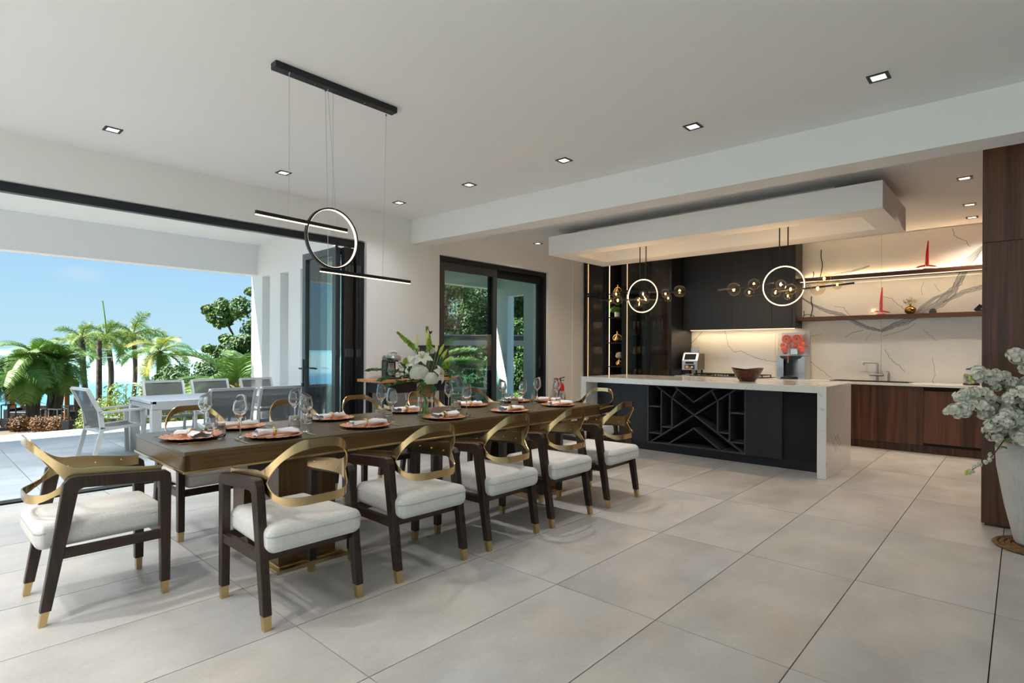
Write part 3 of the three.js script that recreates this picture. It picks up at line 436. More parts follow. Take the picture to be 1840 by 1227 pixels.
{
  const dk = [0.025, 0.085, 0.012], md = [0.08, 0.20, 0.03], lt = [0.16, 0.30, 0.05], r = rng(77);
  // clipped hedge along the terrace edge
  const hb = []; for (let k = 0; k < 90; k++) hb.push([(r() - 0.5) * 1.0, -0.75 + r() * 1.32, -(r()) * 2.9, 0.22, 0.2, 0.22]);
  const hedge = thing('hedge', 'clipped green hedge with red and yellow leaf tips along the terrace edge', 'hedge', [-12.7, -0.08, -2.35]);
  part(hedge, 'foliage', leafCloud(5, 16000, 0.06, lumps(hb), md, [0.34, 0.40, 0.05], 0.16), M.leaf);
  tree('leafy_tree', 'tall leafy tree at the right edge of the sea view, against the white wall', 'tree', [-17.5, -0.85, -7.3], 3.2, [[0, 2.6, 0, 0.9, 1.0, 0.9], [0.3, 3.7, -0.4, 0.6, 0.5, 0.6], [-0.5, 3.2, 0.7, 0.45, 0.3, 0.45], [0.2, 1.5, 0.3, 1.2, 0.9, 1.2], [-0.3, 2.2, 0.8, 0.5, 0.4, 0.5]], 16000, 0.13, 6, dk, lt, 0.03);
  tree('round_shrub', 'rounded dark shrub under the arching palm frond', 'shrub', [-15.6, -0.85, -5.0], 0, [[0, 1.2, 0, 1.0, 0.7, 0.9], [0.5, 1.4, -0.7, 0.8, 0.6, 0.7], [-0.7, 1.1, 0.3, 0.6, 0.5, 0.6]], 14000, 0.10, 7, dk, md, 0.02);
  tree('broad_shrub', 'broad shrub mass at the foot of the leafy tree', 'shrub', [-16.2, -0.85, -6.6], 0, [[0, 1.0, 0, 1.3, 1.0, 1.2], [0.6, 2.0, -0.4, 0.9, 0.7, 0.8]], 14000, 0.12, 8, dk, md, 0.02);
  const W = 'outside the sliding window';
  tree('garden_tree', 'feathery grey-green tree filling the left pane ' + W, 'tree', [-13.2, -0.15, -11.0], 3.6, [[0, 3.0, 0, 1.6, 1.0, 1.3], [0.9, 2.9, -1.0, 1.2, 1.1, 1.0], [-1.2, 2.8, 0.9, 1.3, 1.1, 1.1], [0.4, 3.8, -0.4, 1.3, 0.8, 1.1]], 26000, 0.10, 9, [0.05, 0.10, 0.03], [0.20, 0.28, 0.10], 0.02);
  tree('garden_tree', 'bright green tree seen through the narrow opening ' + W, 'tree', [-11.3, -0.15, -13.2], 3.6, [[0, 3.0, 0, 1.2, 1.0, 1.1], [0.3, 2.0, 0.4, 0.9, 0.8, 0.9], [-0.5, 3.8, 0, 1.0, 0.7, 0.9]], 20000, 0.11, 10, dk, lt, 0.02);
  tree('garden_shrub', 'dense shrub bank below the grey canopy ' + W, 'shrub', [-12.4, -0.15, -10.9], 0, [[0, 0.9, 0, 1.8, 1.0, 1.2], [1.0, 0.8, -1.4, 1.3, 1.0, 1.0], [-1.6, 0.8, 1.4, 1.3, 0.9, 1.0]], 24000, 0.10, 11, dk, [0.14, 0.22, 0.06], 0.05);
  tree('garden_shrub', 'sunlit shrub beside the white pillar ' + W, 'shrub', [-9.4, -0.15, -11.6], 0, [[0, 0.8, 0, 0.9, 0.9, 0.8], [-0.7, 1.0, -0.4, 0.8, 0.9, 0.7], [0.7, 0.5, -0.5, 0.7, 0.6, 0.6]], 16000, 0.09, 12, md, lt, 0.03);
  tree('garden_tree', 'far dark tree closing the view ' + W, 'tree', [-15.5, -0.15, -15.5], 3.6, [[0, 2.2, 0, 2.6, 2.2, 1.4], [2.6, 2.2, -2.4, 2.4, 2.2, 1.4], [-2.4, 2.0, 2.2, 2.4, 2.0, 1.4], [4.6, 2.0, -4.2, 2.2, 2.2, 1.4]], 30000, 0.17, 13, dk, md, 0.02);
  const canopy = thing('shade_canopy', 'long flat grey canopy roof crossing the trees ' + W, 'canopy', [-9.9, 0, -11.4], 0.78);
  part(canopy, 'fascia', bx(-3.6, 3.6, 1.42, 1.68, -0.1, 0.1, 0.005), M.slate); part(canopy, 'roof_edge', bx(-3.65, 3.65, 1.68, 1.72, -0.5, 0.14), M.frameGrey);
  for (const s of [-3.3, 3.3]) part(canopy, 'post', bx(s - 0.05, s + 0.05, -0.2, 1.42, -0.05, 0.05), M.slate);
  for (const [x, y, z, l] of [[-19.1, -0.85, -2.07, 'low bronze-leaved shrub left of the two palm trunks'], [-18.66, -0.85, -2.46, 'low bronze and yellow shrub right of the two palm trunks'], [-18.3, -0.85, -2.75, 'low orange-tipped shrub nearest the black lantern post']])
    tree('bronze_shrub', l, 'shrub', [x, y, z], 0, [[0, 0.2, 0, 0.3, 0.24, 0.3]], 900, 0.06, Math.round(-x * 100), [0.09, 0.035, 0.012], [0.26, 0.12, 0.02], 0.15);
  tree('green_shrub', 'small green shrub beside the hedge end on the beach', 'shrub', [-19.85, -0.88, -3.6], 0, [[0, 0.25, 0, 0.3, 0.25, 0.3]], 900, 0.06, 91, dk, lt, 0.05);
}
// ---------------------------------------------------------------- beach furniture
{
  const pole = thing('utility_post', 'weathered wooden post with two metal brackets among the palms', 'post', [-21.96, -1, -4.31]);
  part(pole, 'shaft', cyl(0.09, 0.075, 2.55, 0, 0, 0, 12), M.bark); part(pole, 'bracket', [bar([0, 2.0, 0], [0.3, 2.02, -0.28], 0.03), bar([0.3, 2.02, -0.28], [0.3, 1.9, -0.28], 0.03)], M.steel); part(pole, 'bracket', bar([0, 2.28, 0], [0.26, 2.26, -0.25], 0.03), M.steel);
  const sh = thing('beach_shelter', 'timber post-and-beam shelter on the beach behind the palms', 'shelter', [-22.2, -1.0, -2.75]);
  for (const [x, z] of [[-0.49, 0.46], [-0.26, 0.25], [0.46, -0.41], [0.74, -0.66], [0.1, -1.0]]) part(sh, 'post', bx(x - 0.06, x + 0.06, 0, 1.25, z - 0.06, z + 0.06, 0.005), M.deckWood);
  part(sh, 'beam', bar([-0.49, 1.2, 0.46], [0.74, 1.2, -0.66], 0.09), M.deckWood); part(sh, 'beam', bar([-0.26, 1.2, 0.25], [0.1, 1.2, -1.0], 0.09), M.deckWood);
  const mk = (label, p, s) => { const l = thing('lantern_post', label, 'lantern', p, 0.6); l.scale.setScalar(s);
    part(l, 'base_box', bx(-0.11, 0.11, 0, 0.22, -0.11, 0.11, 0.005), M.frame); for (const [a, b] of [[1, 1], [1, -1], [-1, 1], [-1, -1]]) part(l, 'upright', cb(0.022, 0.36, 0.022, a * 0.1, 0.39, b * 0.1), M.frame); part(l, 'top_plate', bx(-0.11, 0.11, 0.56, 0.585, -0.11, 0.11, 0.003), M.frame); };
  mk('black open-frame lantern post at the far left of the beach', [-19.43, -0.75, -1.89], 1.0); mk('black open-frame lantern post beside the leaning palm', [-17.63, -0.72, -2.85], 1.0); mk('small distant black lantern post next to the slanting trunk', [-21.09, -0.75, -3.75], 0.8);
  const so = thing('beach_sofa', 'black outdoor sofa under the timber beach shelter', 'sofa', [-21.6, -0.85, -2.6], 0.74);
  part(so, 'seat', bx(-0.5, 0.5, 0.05, 0.3, -0.3, 0.3, 0.03), M.darkPlastic); part(so, 'backrest', bx(-0.5, 0.5, 0.3, 0.46, -0.3, -0.18, 0.03), M.darkPlastic); for (const s of [-1, 1]) part(so, 'armrest', bx(s * 0.5 - 0.06, s * 0.5 + 0.06, 0.05, 0.38, -0.3, 0.3, 0.02), M.darkPlastic);
  const s2 = dup(so, [-21.9, -0.95, -3.72], 0.74, 'black outdoor sofa right of the tallest shelter post');
  const bt = thing('bar_table', 'small white bar table beside the beach sofa', 'table', [-20.4, -0.85, -3.05], 0.4);
  part(bt, 'tabletop', bx(-0.2, 0.2, 0.40, 0.43, -0.16, 0.16, 0.004), M.white); for (const [a, b] of [[1, 1], [1, -1], [-1, 1], [-1, -1]]) part(bt, 'leg', cb(0.02, 0.4, 0.02, a * 0.18, 0.2, b * 0.14), M.white);
  const be = thing('beach_bench', 'low timber bench beside the leftmost lantern post', 'bench', [-20.0, -0.8, -2.0], 0.7);
  for (let k = 0; k < 3; k++) part(be, 'slat', bx(-0.45, 0.45, 0.16, 0.19, -0.15 + k * 0.105, -0.05 + k * 0.105, 0.003, 0), M.deckWood); for (const s of [-1, 1]) part(be, 'leg', bx(s * 0.4 - 0.03, s * 0.4 + 0.03, 0, 0.16, -0.14, 0.14), M.deckWood);
  const fp = thing('fence_post', 'square white post standing in the hedge behind the terrace table', 'post', [-13.9, -0.85, -3.55]);
  part(fp, 'shaft', bx(-0.09, 0.09, 0, 1.27, -0.09, 0.09, 0.004), M.outer); part(fp, 'cap', bx(-0.11, 0.11, 1.25, 1.28, -0.11, 0.11, 0.004), M.outer);
  const hr = thing('hand_rail', 'bent metal handrail above the hedge', 'rail', [-17.6, -0.85, -4.2]);
  part(hr, 'tube', tube([[-0.16, 0.6, 0.12], [-0.15, 1.16, 0.11], [-0.1, 1.2, 0.08], [0.1, 1.2, -0.1], [0.14, 1.16, -0.13], [0.15, 0.4, -0.14]], 0.016, 30, 6), M.steel);
}
// ---------------------------------------------------------------- dining table
const TX = -3.585, TZ = -2.84, TT = 0.76;                              // table middle and top
{
  const t = thing('dining_table', 'long dark oak dining table with brass edge on two slab pedestals', 'table', [TX, 0, TZ], -0.012);
  const X = 0.46, Z = 1.86;
  part(t, 'tabletop', (() => { const g = bx(-X, X, TT - 0.02, TT, -Z, Z, 0.003, 2); return g; })(), M.tableWood);
  part(t, 'edge_band', [bx(X - 0.03, X, TT - 0.10, TT - 0.02, -Z, Z, 0.002, 2), bx(-X, -X + 0.03, TT - 0.10, TT - 0.02, -Z, Z, 0.002, 2), bx(-X, X, TT - 0.10, TT - 0.02, Z - 0.03, Z, 0.002, 0), bx(-X, X, TT - 0.10, TT - 0.02, -Z, -Z + 0.03, 0.002, 0), bx(-X + 0.02, X - 0.02, TT - 0.098, TT - 0.03, -Z + 0.02, Z - 0.02)], M.tableSide);
  part(t, 'brass_trim', [bx(-X - 0.006, X + 0.006, TT - 0.112, TT - 0.10, -Z - 0.006, Z + 0.006, 0.002)], M.brassTip);
  part(t, 'under_frame', [bx(-X + 0.09, X - 0.09, TT - 0.17, TT - 0.112, -Z + 0.35, Z - 0.35, 0.004, 2)], M.chairWood);
  for (const [z, k] of [[1.16, 0], [-1.08, 1]]) {
    const s = poly([[-0.29, 0.03], [0.39, 0.03], [0.39, TT - 0.112], [-0.29, TT - 0.112]]), h = new THREE.Path(); h.absellipse(0.05, 0.30, 0.165, 0.30, 0, Math.PI * 2, true); s.holes.push(h);
    part(t, 'pedestal', uvBox(extr(s, 0.36, 0.002, 28).translate(0, 0, z - 0.18), 1), M.tableSide);
    part(t, 'pedestal_core', bx(-0.13, 0.23, 0.03, TT - 0.15, z - 0.10, z + 0.06), M.voidBlack);  // black block stands in for the shaded inside of the arch
    part(t, 'base_plate', [bx(-0.36, 0.47, 0, 0.018, z + 0.10, z + 0.225, 0.003), bx(-0.36, 0.47, 0, 0.018, z - 0.225, z - 0.10, 0.003), bx(0.30, 0.47, 0, 0.018, z - 0.2, z + 0.2, 0.003), bx(-0.36, -0.2, 0, 0.018, z - 0.2, z + 0.2, 0.003), bx(-0.33, 0.44, 0.018, 0.03, z - 0.20, z + 0.20, 0.003)], M.brassTip);
  }
}
// ---------------------------------------------------------------- dining chairs; the sitter faces -z, the back is towards +z
const CHAIR = {};
{
  const hw = 0.262, leg = 0.042;
  const sideFrame = (s) => {                                             // one bent side: front leg, arm and slanting rear leg as one outline, and its two feet
    const o = poly([[-0.262, 0.07], [-0.228, 0.07], [-0.218, 0.60], [0.105, 0.622], [0.128, 0.612], [0.228, 0.07], [0.262, 0.07], [0.178, 0.645], [0.16, 0.668], [0.135, 0.674], [-0.245, 0.645], [-0.262, 0.63], [-0.266, 0.60]]);
    return uvBox(extr(o, leg - 0.008, 0.004).translate(0, 0, -(leg - 0.008) / 2).rotateY(-Math.PI / 2).translate(s * (hw - leg / 2), 0, 0), 1);
  };
  CHAIR.side = [-1, 1].map(sideFrame);
  const tip = (s, rear) => { const z0 = rear ? 0.2295 : -0.2605, z1 = rear ? 0.2605 : -0.2295, d = rear ? 0.012 : 0, g = new THREE.BoxGeometry(leg - 0.004, 0.07, 0.031); g.translate(0, 0.035, 0); const p = g.attributes.position; for (let i = 0; i < p.count; i++) { const y = p.getY(i); p.setZ(i, p.getZ(i) * (0.88 + 0.12 * y / 0.07) + (z0 + z1) / 2 + d * (1 - y / 0.07)); p.setX(i, p.getX(i) * (0.9 + 0.1 * y / 0.07) + s * (hw - leg / 2)); } g.computeVertexNormals(); return g; };
  CHAIR.tips = [[-1, 0], [1, 0], [-1, 1], [1, 1]].map(([s, r]) => tip(s, r));
  CHAIR.rails = [bx(-hw + leg, hw - leg, 0.295, 0.34, -0.255, -0.23, 0.003, 0), bx(-hw + leg, hw - leg, 0.295, 0.34, 0.165, 0.195, 0.003, 0), bx(-hw + 0.004, -hw + leg - 0.004, 0.295, 0.34, -0.24, 0.185, 0.003, 2), bx(hw - leg + 0.004, hw - 0.004, 0.295, 0.34, -0.24, 0.185, 0.003, 2)];
  // cushion: rounded block with a domed top
  const cush = (() => {
    const g = new RoundedBoxGeometry(0.428, 0.125, 0.545, 7, 0.042), p = g.attributes.position;
    for (let i = 0; i < p.count; i++) { const x = p.getX(i), y = p.getY(i), z = p.getZ(i); const dome = (1 - (x / 0.214) ** 2) * (1 - (z / 0.273) ** 2); if (y > 0) p.setY(i, y + 0.024 * Math.max(0, dome)); if (z > 0.12) p.setX(i, x * (1 + 0.16 * smooth(0.18, 0.25, z))); }
    g.computeVertexNormals(); const m = toCreasedNormals(mergeVertices(clean(g), 1e-4), 1.2); m.translate(0, 0.405, 0.012); return uvBox(m, 2);
  })();
  CHAIR.cushion = cush;
  const seam = []; for (let k = 0; k < 96; k++) { const a = k / 96 * Math.PI * 2, cx = 0.2148 - 0.042, cz = 0.2733 - 0.042, c = Math.cos(a), n = Math.sin(a), z = clamp(n * 4, -1, 1) * cz + 0.042 * n, x = clamp(c * 4, -1, 1) * cx + 0.042 * c; seam.push([x * (1 + 0.16 * smooth(0.18, 0.25, z)), 0.426, z + 0.012]); }
  CHAIR.piping = tube(seam, 0.0028, 144, 5, true);
  // brass back band: a strip that follows the arms and turns round the back, opening into an upper and a lower rail
  const R = 0.165, straight = 0.215 - R, arc = R * Math.PI / 2, back = 0.30, side = back - R + 0.235, total = straight + arc + side;
  const plan = (s) => { const m = Math.sign(s) || 1, q = Math.abs(s); if (q <= straight) return [m * q, back, 0, 1]; if (q <= straight + arc) { const a = (q - straight) / R; return [m * (straight + R * Math.sin(a)), back - R + R * Math.cos(a), m * Math.sin(a), Math.cos(a)]; } return [m * 0.215, back - R - (q - straight - arc), m, 0]; };
  const hs = 0.272, top = (q) => lerp(0.858, 0.702, smooth(0.07, 0.345, q)) - 0.03 * smooth(0.36, total, q), bot = (q) => lerp(0.548, 0.628, smooth(0.13, 0.36, q)) - 0.012 * smooth(0.36, total, q);
  const hTop = (q) => lerp(0.818, 0.655, Math.pow(clamp(q / hs), 2.6)), hBot = (q) => lerp(0.588, 0.655, Math.pow(clamp(q / hs), 7));
  const strip = (list, lo, hi, t = 0.007) => {                           // closed thick ribbon along s between lo(q) and hi(q)
    const pos = [], idx = []; list.forEach((s) => { const [x, z, nx, nz] = plan(s), q = Math.abs(s), a = lo(q), b = hi(q), ox = x - nx * t, oz = z - nz * t; pos.push(x, a, z, x, b, z, ox, b, oz, ox, a, oz); });
    for (let i = 0; i < list.length - 1; i++) for (let k = 0; k < 4; k++) { const a = i * 4 + k, b = i * 4 + (k + 1) % 4, c = a + 4, d = b + 4; idx.push(a, b, d, a, d, c); }
    const e = (list.length - 1) * 4; idx.push(0, 3, 2, 0, 2, 1, e, e + 1, e + 2, e, e + 2, e + 3);
    const g = new THREE.BufferGeometry(); g.setAttribute('position', new THREE.Float32BufferAttribute(pos, 3)); g.setIndex(idx);
    const out = toCreasedNormals(g.toNonIndexed ? g : g, 0.6); const p = out.attributes.position, uv = new Float32Array(p.count * 2); for (let i = 0; i < p.count; i++) { uv[2 * i] = (p.getX(i) + p.getZ(i)) * 1; uv[2 * i + 1] = p.getY(i); } out.setAttribute('uv', new THREE.BufferAttribute(uv, 2)); return out;
  };
  const lin_ = (a, b, n) => Array.from({ length: n + 1 }, (_, i) => lerp(a, b, i / n));
  CHAIR.band = merge([strip(lin_(-hs, hs, 64), hTop, top), strip(lin_(-hs, hs, 64), bot, hBot), strip(lin_(hs, total, 36), bot, top), strip(lin_(-total, -hs, 36), bot, top)]);
  CHAIR.screws = [-1, 1].flatMap((s) => [-0.15, -0.03, 0.09].map((z) => sph(0.005, s * 0.206, 0.655, z, 8, 6)));
}
function diningChair(label, x, z, turn) {
  const c = thing('dining_chair', label, 'chair', [x, 0, z], turn, 'brass-backed dining chairs round the table');
  CHAIR.side.forEach((g) => part(c, 'side_frame', g, M.chairWood)); CHAIR.rails.forEach((g) => part(c, 'seat_rail', g, M.chairWood));
  CHAIR.tips.forEach((g) => part(c, 'foot_cap', g, M.brassTip, 'brass foot cap'));
  const cu = part(c, 'cushion', CHAIR.cushion, M.linen); part(cu, 'piping', CHAIR.piping, M.piping);
  const b = part(c, 'back_band', CHAIR.band, M.brass, 'brass back band'); CHAIR.screws.forEach((g) => part(b, 'screw', g, M.gold));
  return c;
}
{
  const L = 'brass-backed dining chair ', c0 = diningChair(L + 'at the head of the table nearest the camera', -3.585, -0.70, 0);
  const right = [[-1.375, 'nearest the camera'], [-2.11, 'second from the near end'], [-2.79, 'in the middle of the row'], [-3.44, 'second from the kitchen end'], [-4.155, 'nearest the kitchen island']];
  right.forEach(([z, t], i) => dup(c0, [-2.805 + i * 0.01, 0, z], Math.PI / 2 + [0.0, -0.02, 0.015, 0, 0.02][i], L + 'on the room side, ' + t));
  const left = [[-1.50, 'in front of the grey terrace table'], [-2.26, 'in front of the grey sling chair'], [-2.93, 'in front of the black folded door'], [-3.68, 'behind the flower vase'], [-4.42, 'in front of the sliding window']];
  left.forEach(([z, t], i) => dup(c0, [-4.40, 0, z], -Math.PI / 2 + [0.02, 0, -0.02, 0.01, 0][i], L + 'on the terrace side, ' + t));
  dup(c0, [-3.64, 0, -5.27], Math.PI, L + 'at the far head of the table, facing the camera');
}
// ---------------------------------------------------------------- place settings
{
  const plateTop = (() => { const g = grid(96, 10, (u, v) => { const a = u * Math.PI * 2, sc = 1 + 0.018 * Math.abs(Math.sin(a * 11)) * v, r = v * 0.165 * sc; return [r * Math.cos(a), 0.004 + 0.013 * smooth(0.62, 1, v) + 0.0022 * Math.sin(a * 22) * smooth(0.5, 1, v), -r * Math.sin(a)]; }); return clean(g); })();
  const plateUnder = (() => { const g = grid(96, 6, (u, v) => { const a = u * Math.PI * 2, sc = 1 + 0.018 * Math.abs(Math.sin(a * 11)) * v, r = v * 0.1645 * sc; return [r * Math.cos(a), 0.0005 + 0.0145 * smooth(0.6, 1, v) + 0.0022 * Math.sin(a * 22) * smooth(0.6, 1, v), r * Math.sin(a)]; }); return clean(g); })();
  const nap = (sgn, seed) => {                                          // gathered cloth fanning out from the ring
    const r = rng(seed), ph = [r() * 6, r() * 6, r() * 6], L = sgn > 0 ? 0.13 : 0.10;
    return grid(30, 18, (u, v) => { const fan = smooth(0, 1, v), a = u * Math.PI * 2, w = lerp(0.017, sgn > 0 ? 0.062 : 0.05, Math.pow(fan, 0.8)), hgt = lerp(0.018, 0.024, fan) * (1 - 0.35 * fan), fold = 0.006 * Math.sin(a * 4 + ph[0] + v * 2) * fan + 0.003 * Math.sin(a * 9 + ph[1]) * fan; return [sgn * (0.004 + v * L + 0.012 * Math.sin(a + ph[2]) * fan), 0.026 + hgt * Math.sin(a) * (0.9 + 0.1 * Math.sin(ph[1])) + fold, Math.cos(a) * w * (1 + 0.08 * Math.sin(ph[0] + v * 5)) + 0.01 * Math.sin(v * 3 + ph[2])]; });
  };
  const naps = [1, 2, 3].map((s) => clean(merge([nap(1, s * 7), nap(-1, s * 7 + 3)])));
  const ring = (() => { const g = new THREE.TorusGeometry(0.021, 0.006, 8, 24); g.scale(1, 1, 1.6); g.rotateY(Math.PI / 2); g.translate(0.003, 0.028, 0); return g; })();
  const fork = [cb(0.006, 0.003, 0.115, 0, 0.003, 0.045, 0.001), cb(0.022, 0.003, 0.03, 0, 0.006, -0.03, 0.001), ...[-0.009, -0.003, 0.003, 0.009].map((x) => { const b = cb(0.003, 0.0025, 0.045, 0, 0, 0); b.rotateX(0.10); b.translate(x, 0.0075, -0.064); return b; }), cb(0.010, 0.003, 0.05, 0, 0.003, 0.095, 0.001)];
  const knife = [cb(0.009, 0.005, 0.10, 0, 0.003, 0.06, 0.002), (() => { const g = extr(poly([[-0.005, 0.012], [0.006, 0.012], [0.007, -0.09], [0.002, -0.115], [-0.005, -0.10]]), 0.0015).rotateX(Math.PI / 2); return g.translate(0, 0.0035, 0); })()];
  // wine glass with a slanting rim, and a tumbler
  const wine = (() => {
    const prof = [[0.0, 0.0005], [0.035, 0.0005], [0.036, 0.002], [0.0365, 0.004], [0.02, 0.007], [0.006, 0.012], [0.0038, 0.03], [0.0036, 0.10], [0.006, 0.112], [0.02, 0.124], [0.034, 0.145], [0.0415, 0.163], [0.0405, 0.185], [0.036, 0.215], [0.031, 0.238], [0.0298, 0.238], [0.0347, 0.214], [0.0391, 0.185], [0.0400, 0.164], [0.0325, 0.147], [0.0185, 0.127], [0.0, 0.121]];
    const g = lathe(prof, 36), p = g.attributes.position; for (let i = 0; i < p.count; i++) { const y = p.getY(i); if (y > 0.18) { const k = smooth(0.18, 0.238, y); p.setY(i, y + k * p.getX(i) * 0.55); } } g.computeVertexNormals(); return g;
  })();
  const rim = (() => { const pts = []; for (let k = 0; k < 32; k++) { const a = k / 32 * Math.PI * 2, x = 0.031 * Math.sin(a), z = 0.031 * Math.cos(a); pts.push([x, 0.238 + x * 0.55, z]); } return tube(pts, 0.0008, 64, 5, true); })();
  const tumbler = lathe([[0, 0.004], [0.026, 0.004], [0.026, 0.0], [0.028, 0.0], [0.036, 0.02], [0.037, 0.03], [0.0315, 0.092], [0.0305, 0.092], [0.0355, 0.03], [0.026, 0.010], [0, 0.009]], 28);
  const S = [   // plate x, z, direction the diner faces, words, glass spots
    [-3.62, -1.16, 0, 'at the head of the table nearest the camera', [-3.90, -1.33, 1], [-3.80, -1.33]],
    [-3.335, -1.52, 1, 'nearest the camera on the room side', [-3.45, -1.37, 2], [-3.50, -1.27]],
    [-3.325, -2.15, 1, 'second from the near end on the room side', [-3.38, -1.75, 3], [-3.54, -1.75]],
    [-3.305, -2.84, 1, 'in the middle of the room side', [-3.37, -2.40, 4], [-3.49, -2.38]],
    [-3.27, -3.55, 1, 'second from the kitchen end on the room side', [-3.33, -3.10, 5], [-3.45, -3.08]],
    [-3.29, -4.26, 1, 'nearest the kitchen on the room side', [-3.40, -3.87, 1], [-3.51, -3.88]],
    [-3.87, -1.53, -1, 'nearest the camera on the terrace side', [-3.84, -1.90, 5], [-3.77, -1.96]],
    [-3.86, -2.20, -1, 'second from the near end on the terrace side', [-3.82, -2.62, 4], [-3.75, -2.63]],
    [-3.87, -2.91, -1, 'behind the flower vase on the terrace side', [-3.78, -3.30, 2], [-3.60, -3.24]],
    [-3.86, -3.64, -1, 'second from the kitchen end on the terrace side', [-3.78, -4.00, 3], [-3.84, -4.14]],
    [-3.87, -4.27, -1, 'nearest the kitchen on the terrace side', [-3.72, -4.46, 1], [-3.67, -4.36]],
    [-3.60, -4.53, 2, 'at the far head of the table', [-3.47, -4.47, 2], [-3.52, -4.62]],
  ];
  let p0, n0, f0, k0, w0, t0;
  S.forEach(([x, z, f, where, gw, gt], i) => {
    const turn = f === 0 ? 0 : f === 2 ? Math.PI : f === 1 ? Math.PI / 2 : -Math.PI / 2, y = TT + 0.0005;
    const at = (dx, dz) => [x + dx * Math.cos(turn) + dz * Math.sin(turn), y, z - dx * Math.sin(turn) + dz * Math.cos(turn)];
    if (!i) {
      p0 = thing('charger_plate', '', 'plate', [x, y, z], 0, 'copper charger plates'); part(p0, 'plate_face', plateTop, M.copper); part(p0, 'underside', plateUnder, M.underPlate, 'black underside');
      f0 = thing('fork', '', 'fork', at(-0.205, 0.02), turn, 'gold forks'); part(f0, 'fork_body', fork, M.gold);
      k0 = thing('knife', '', 'knife', at(0.20, 0.02), turn, 'gold knives'); part(k0, 'handle', knife[0], M.gold); part(k0, 'blade', knife[1], M.gold);
      w0 = thing('wine_glass', '', 'wine glass', [gw[0], y, gw[1]], gw[2], 'slant-rimmed wine glasses'); part(w0, 'glass_body', wine, M.wineGlass); part(w0, 'rim', rim, M.solidGlass);
      t0 = thing('tumbler', '', 'tumbler', [gt[0], y, gt[1]], 0, 'water tumblers'); part(t0, 'glass_body', tumbler, M.wineGlass);
      p0.userData.label = 'copper charger plate ' + where; f0.userData.label = 'gold fork beside the plate ' + where; k0.userData.label = 'gold knife beside the plate ' + where; w0.userData.label = 'slant-rimmed wine glass for the setting ' + where; t0.userData.label = 'empty water tumbler for the setting ' + where;
    } else {
      dup(p0, [x, y, z], i * 0.37, 'copper charger plate ' + where); dup(f0, at(-0.205, 0.02), turn + 0.06 * Math.sin(i * 5), 'gold fork beside the plate ' + where); dup(k0, at(0.20, 0.02), turn + 0.05 * Math.sin(i * 3), 'gold knife beside the plate ' + where);
      dup(w0, [gw[0], y, gw[1]], gw[2] * 1.3, 'slant-rimmed wine glass for the setting ' + where); dup(t0, [gt[0], y, gt[1]], 0, 'empty water tumbler for the setting ' + where);
    }
    const n = thing('napkin', 'ringed white napkin on the plate ' + where, 'napkin', [x, y + 0.0045, z], turn + [0.1, -0.15, 0.05, 0.2][i % 4], 'ringed white napkins');
    part(n, 'cloth', naps[i % 3], M.napkin); part(n, 'napkin_ring', ring, M.gold);
  });
}
// ---------------------------------------------------------------- stone
const quartzTex = (seed) => tex(1024, 512, (u, v) => {
  const w = fbm(u * 6, v * 3, 6, 3, seed, 4), f = fbm(u * 5 + w * 1.5, v * 3 + w * 1.2, 5, 3, seed + 9, 5), g = fbm(u * 9 + w * 2, v * 5 - w, 9, 5, seed + 30, 5), m = smooth(0.48, 0.62, fbm(u * 4, v * 2, 4, 2, seed + 50, 3));
  const a = m * smooth(0.012, 0.0, Math.abs(f - 0.5)), b = (1 - m) * 0.7 * smooth(0.010, 0.0, Math.abs(g - 0.48)), c = 0.93 + 0.03 * (w - 0.5);
  return mixc(mixc([c, c * 0.992, c * 0.975], [0.72, 0.60, 0.42], a * 0.75), [0.66, 0.65, 0.66], b * 0.55);
}, 0.42, 0.84);
M.quartz = phys({ map: quartzTex(3), roughness: 0.14, clearcoat: 0.3, clearcoatRoughness: 0.05 });
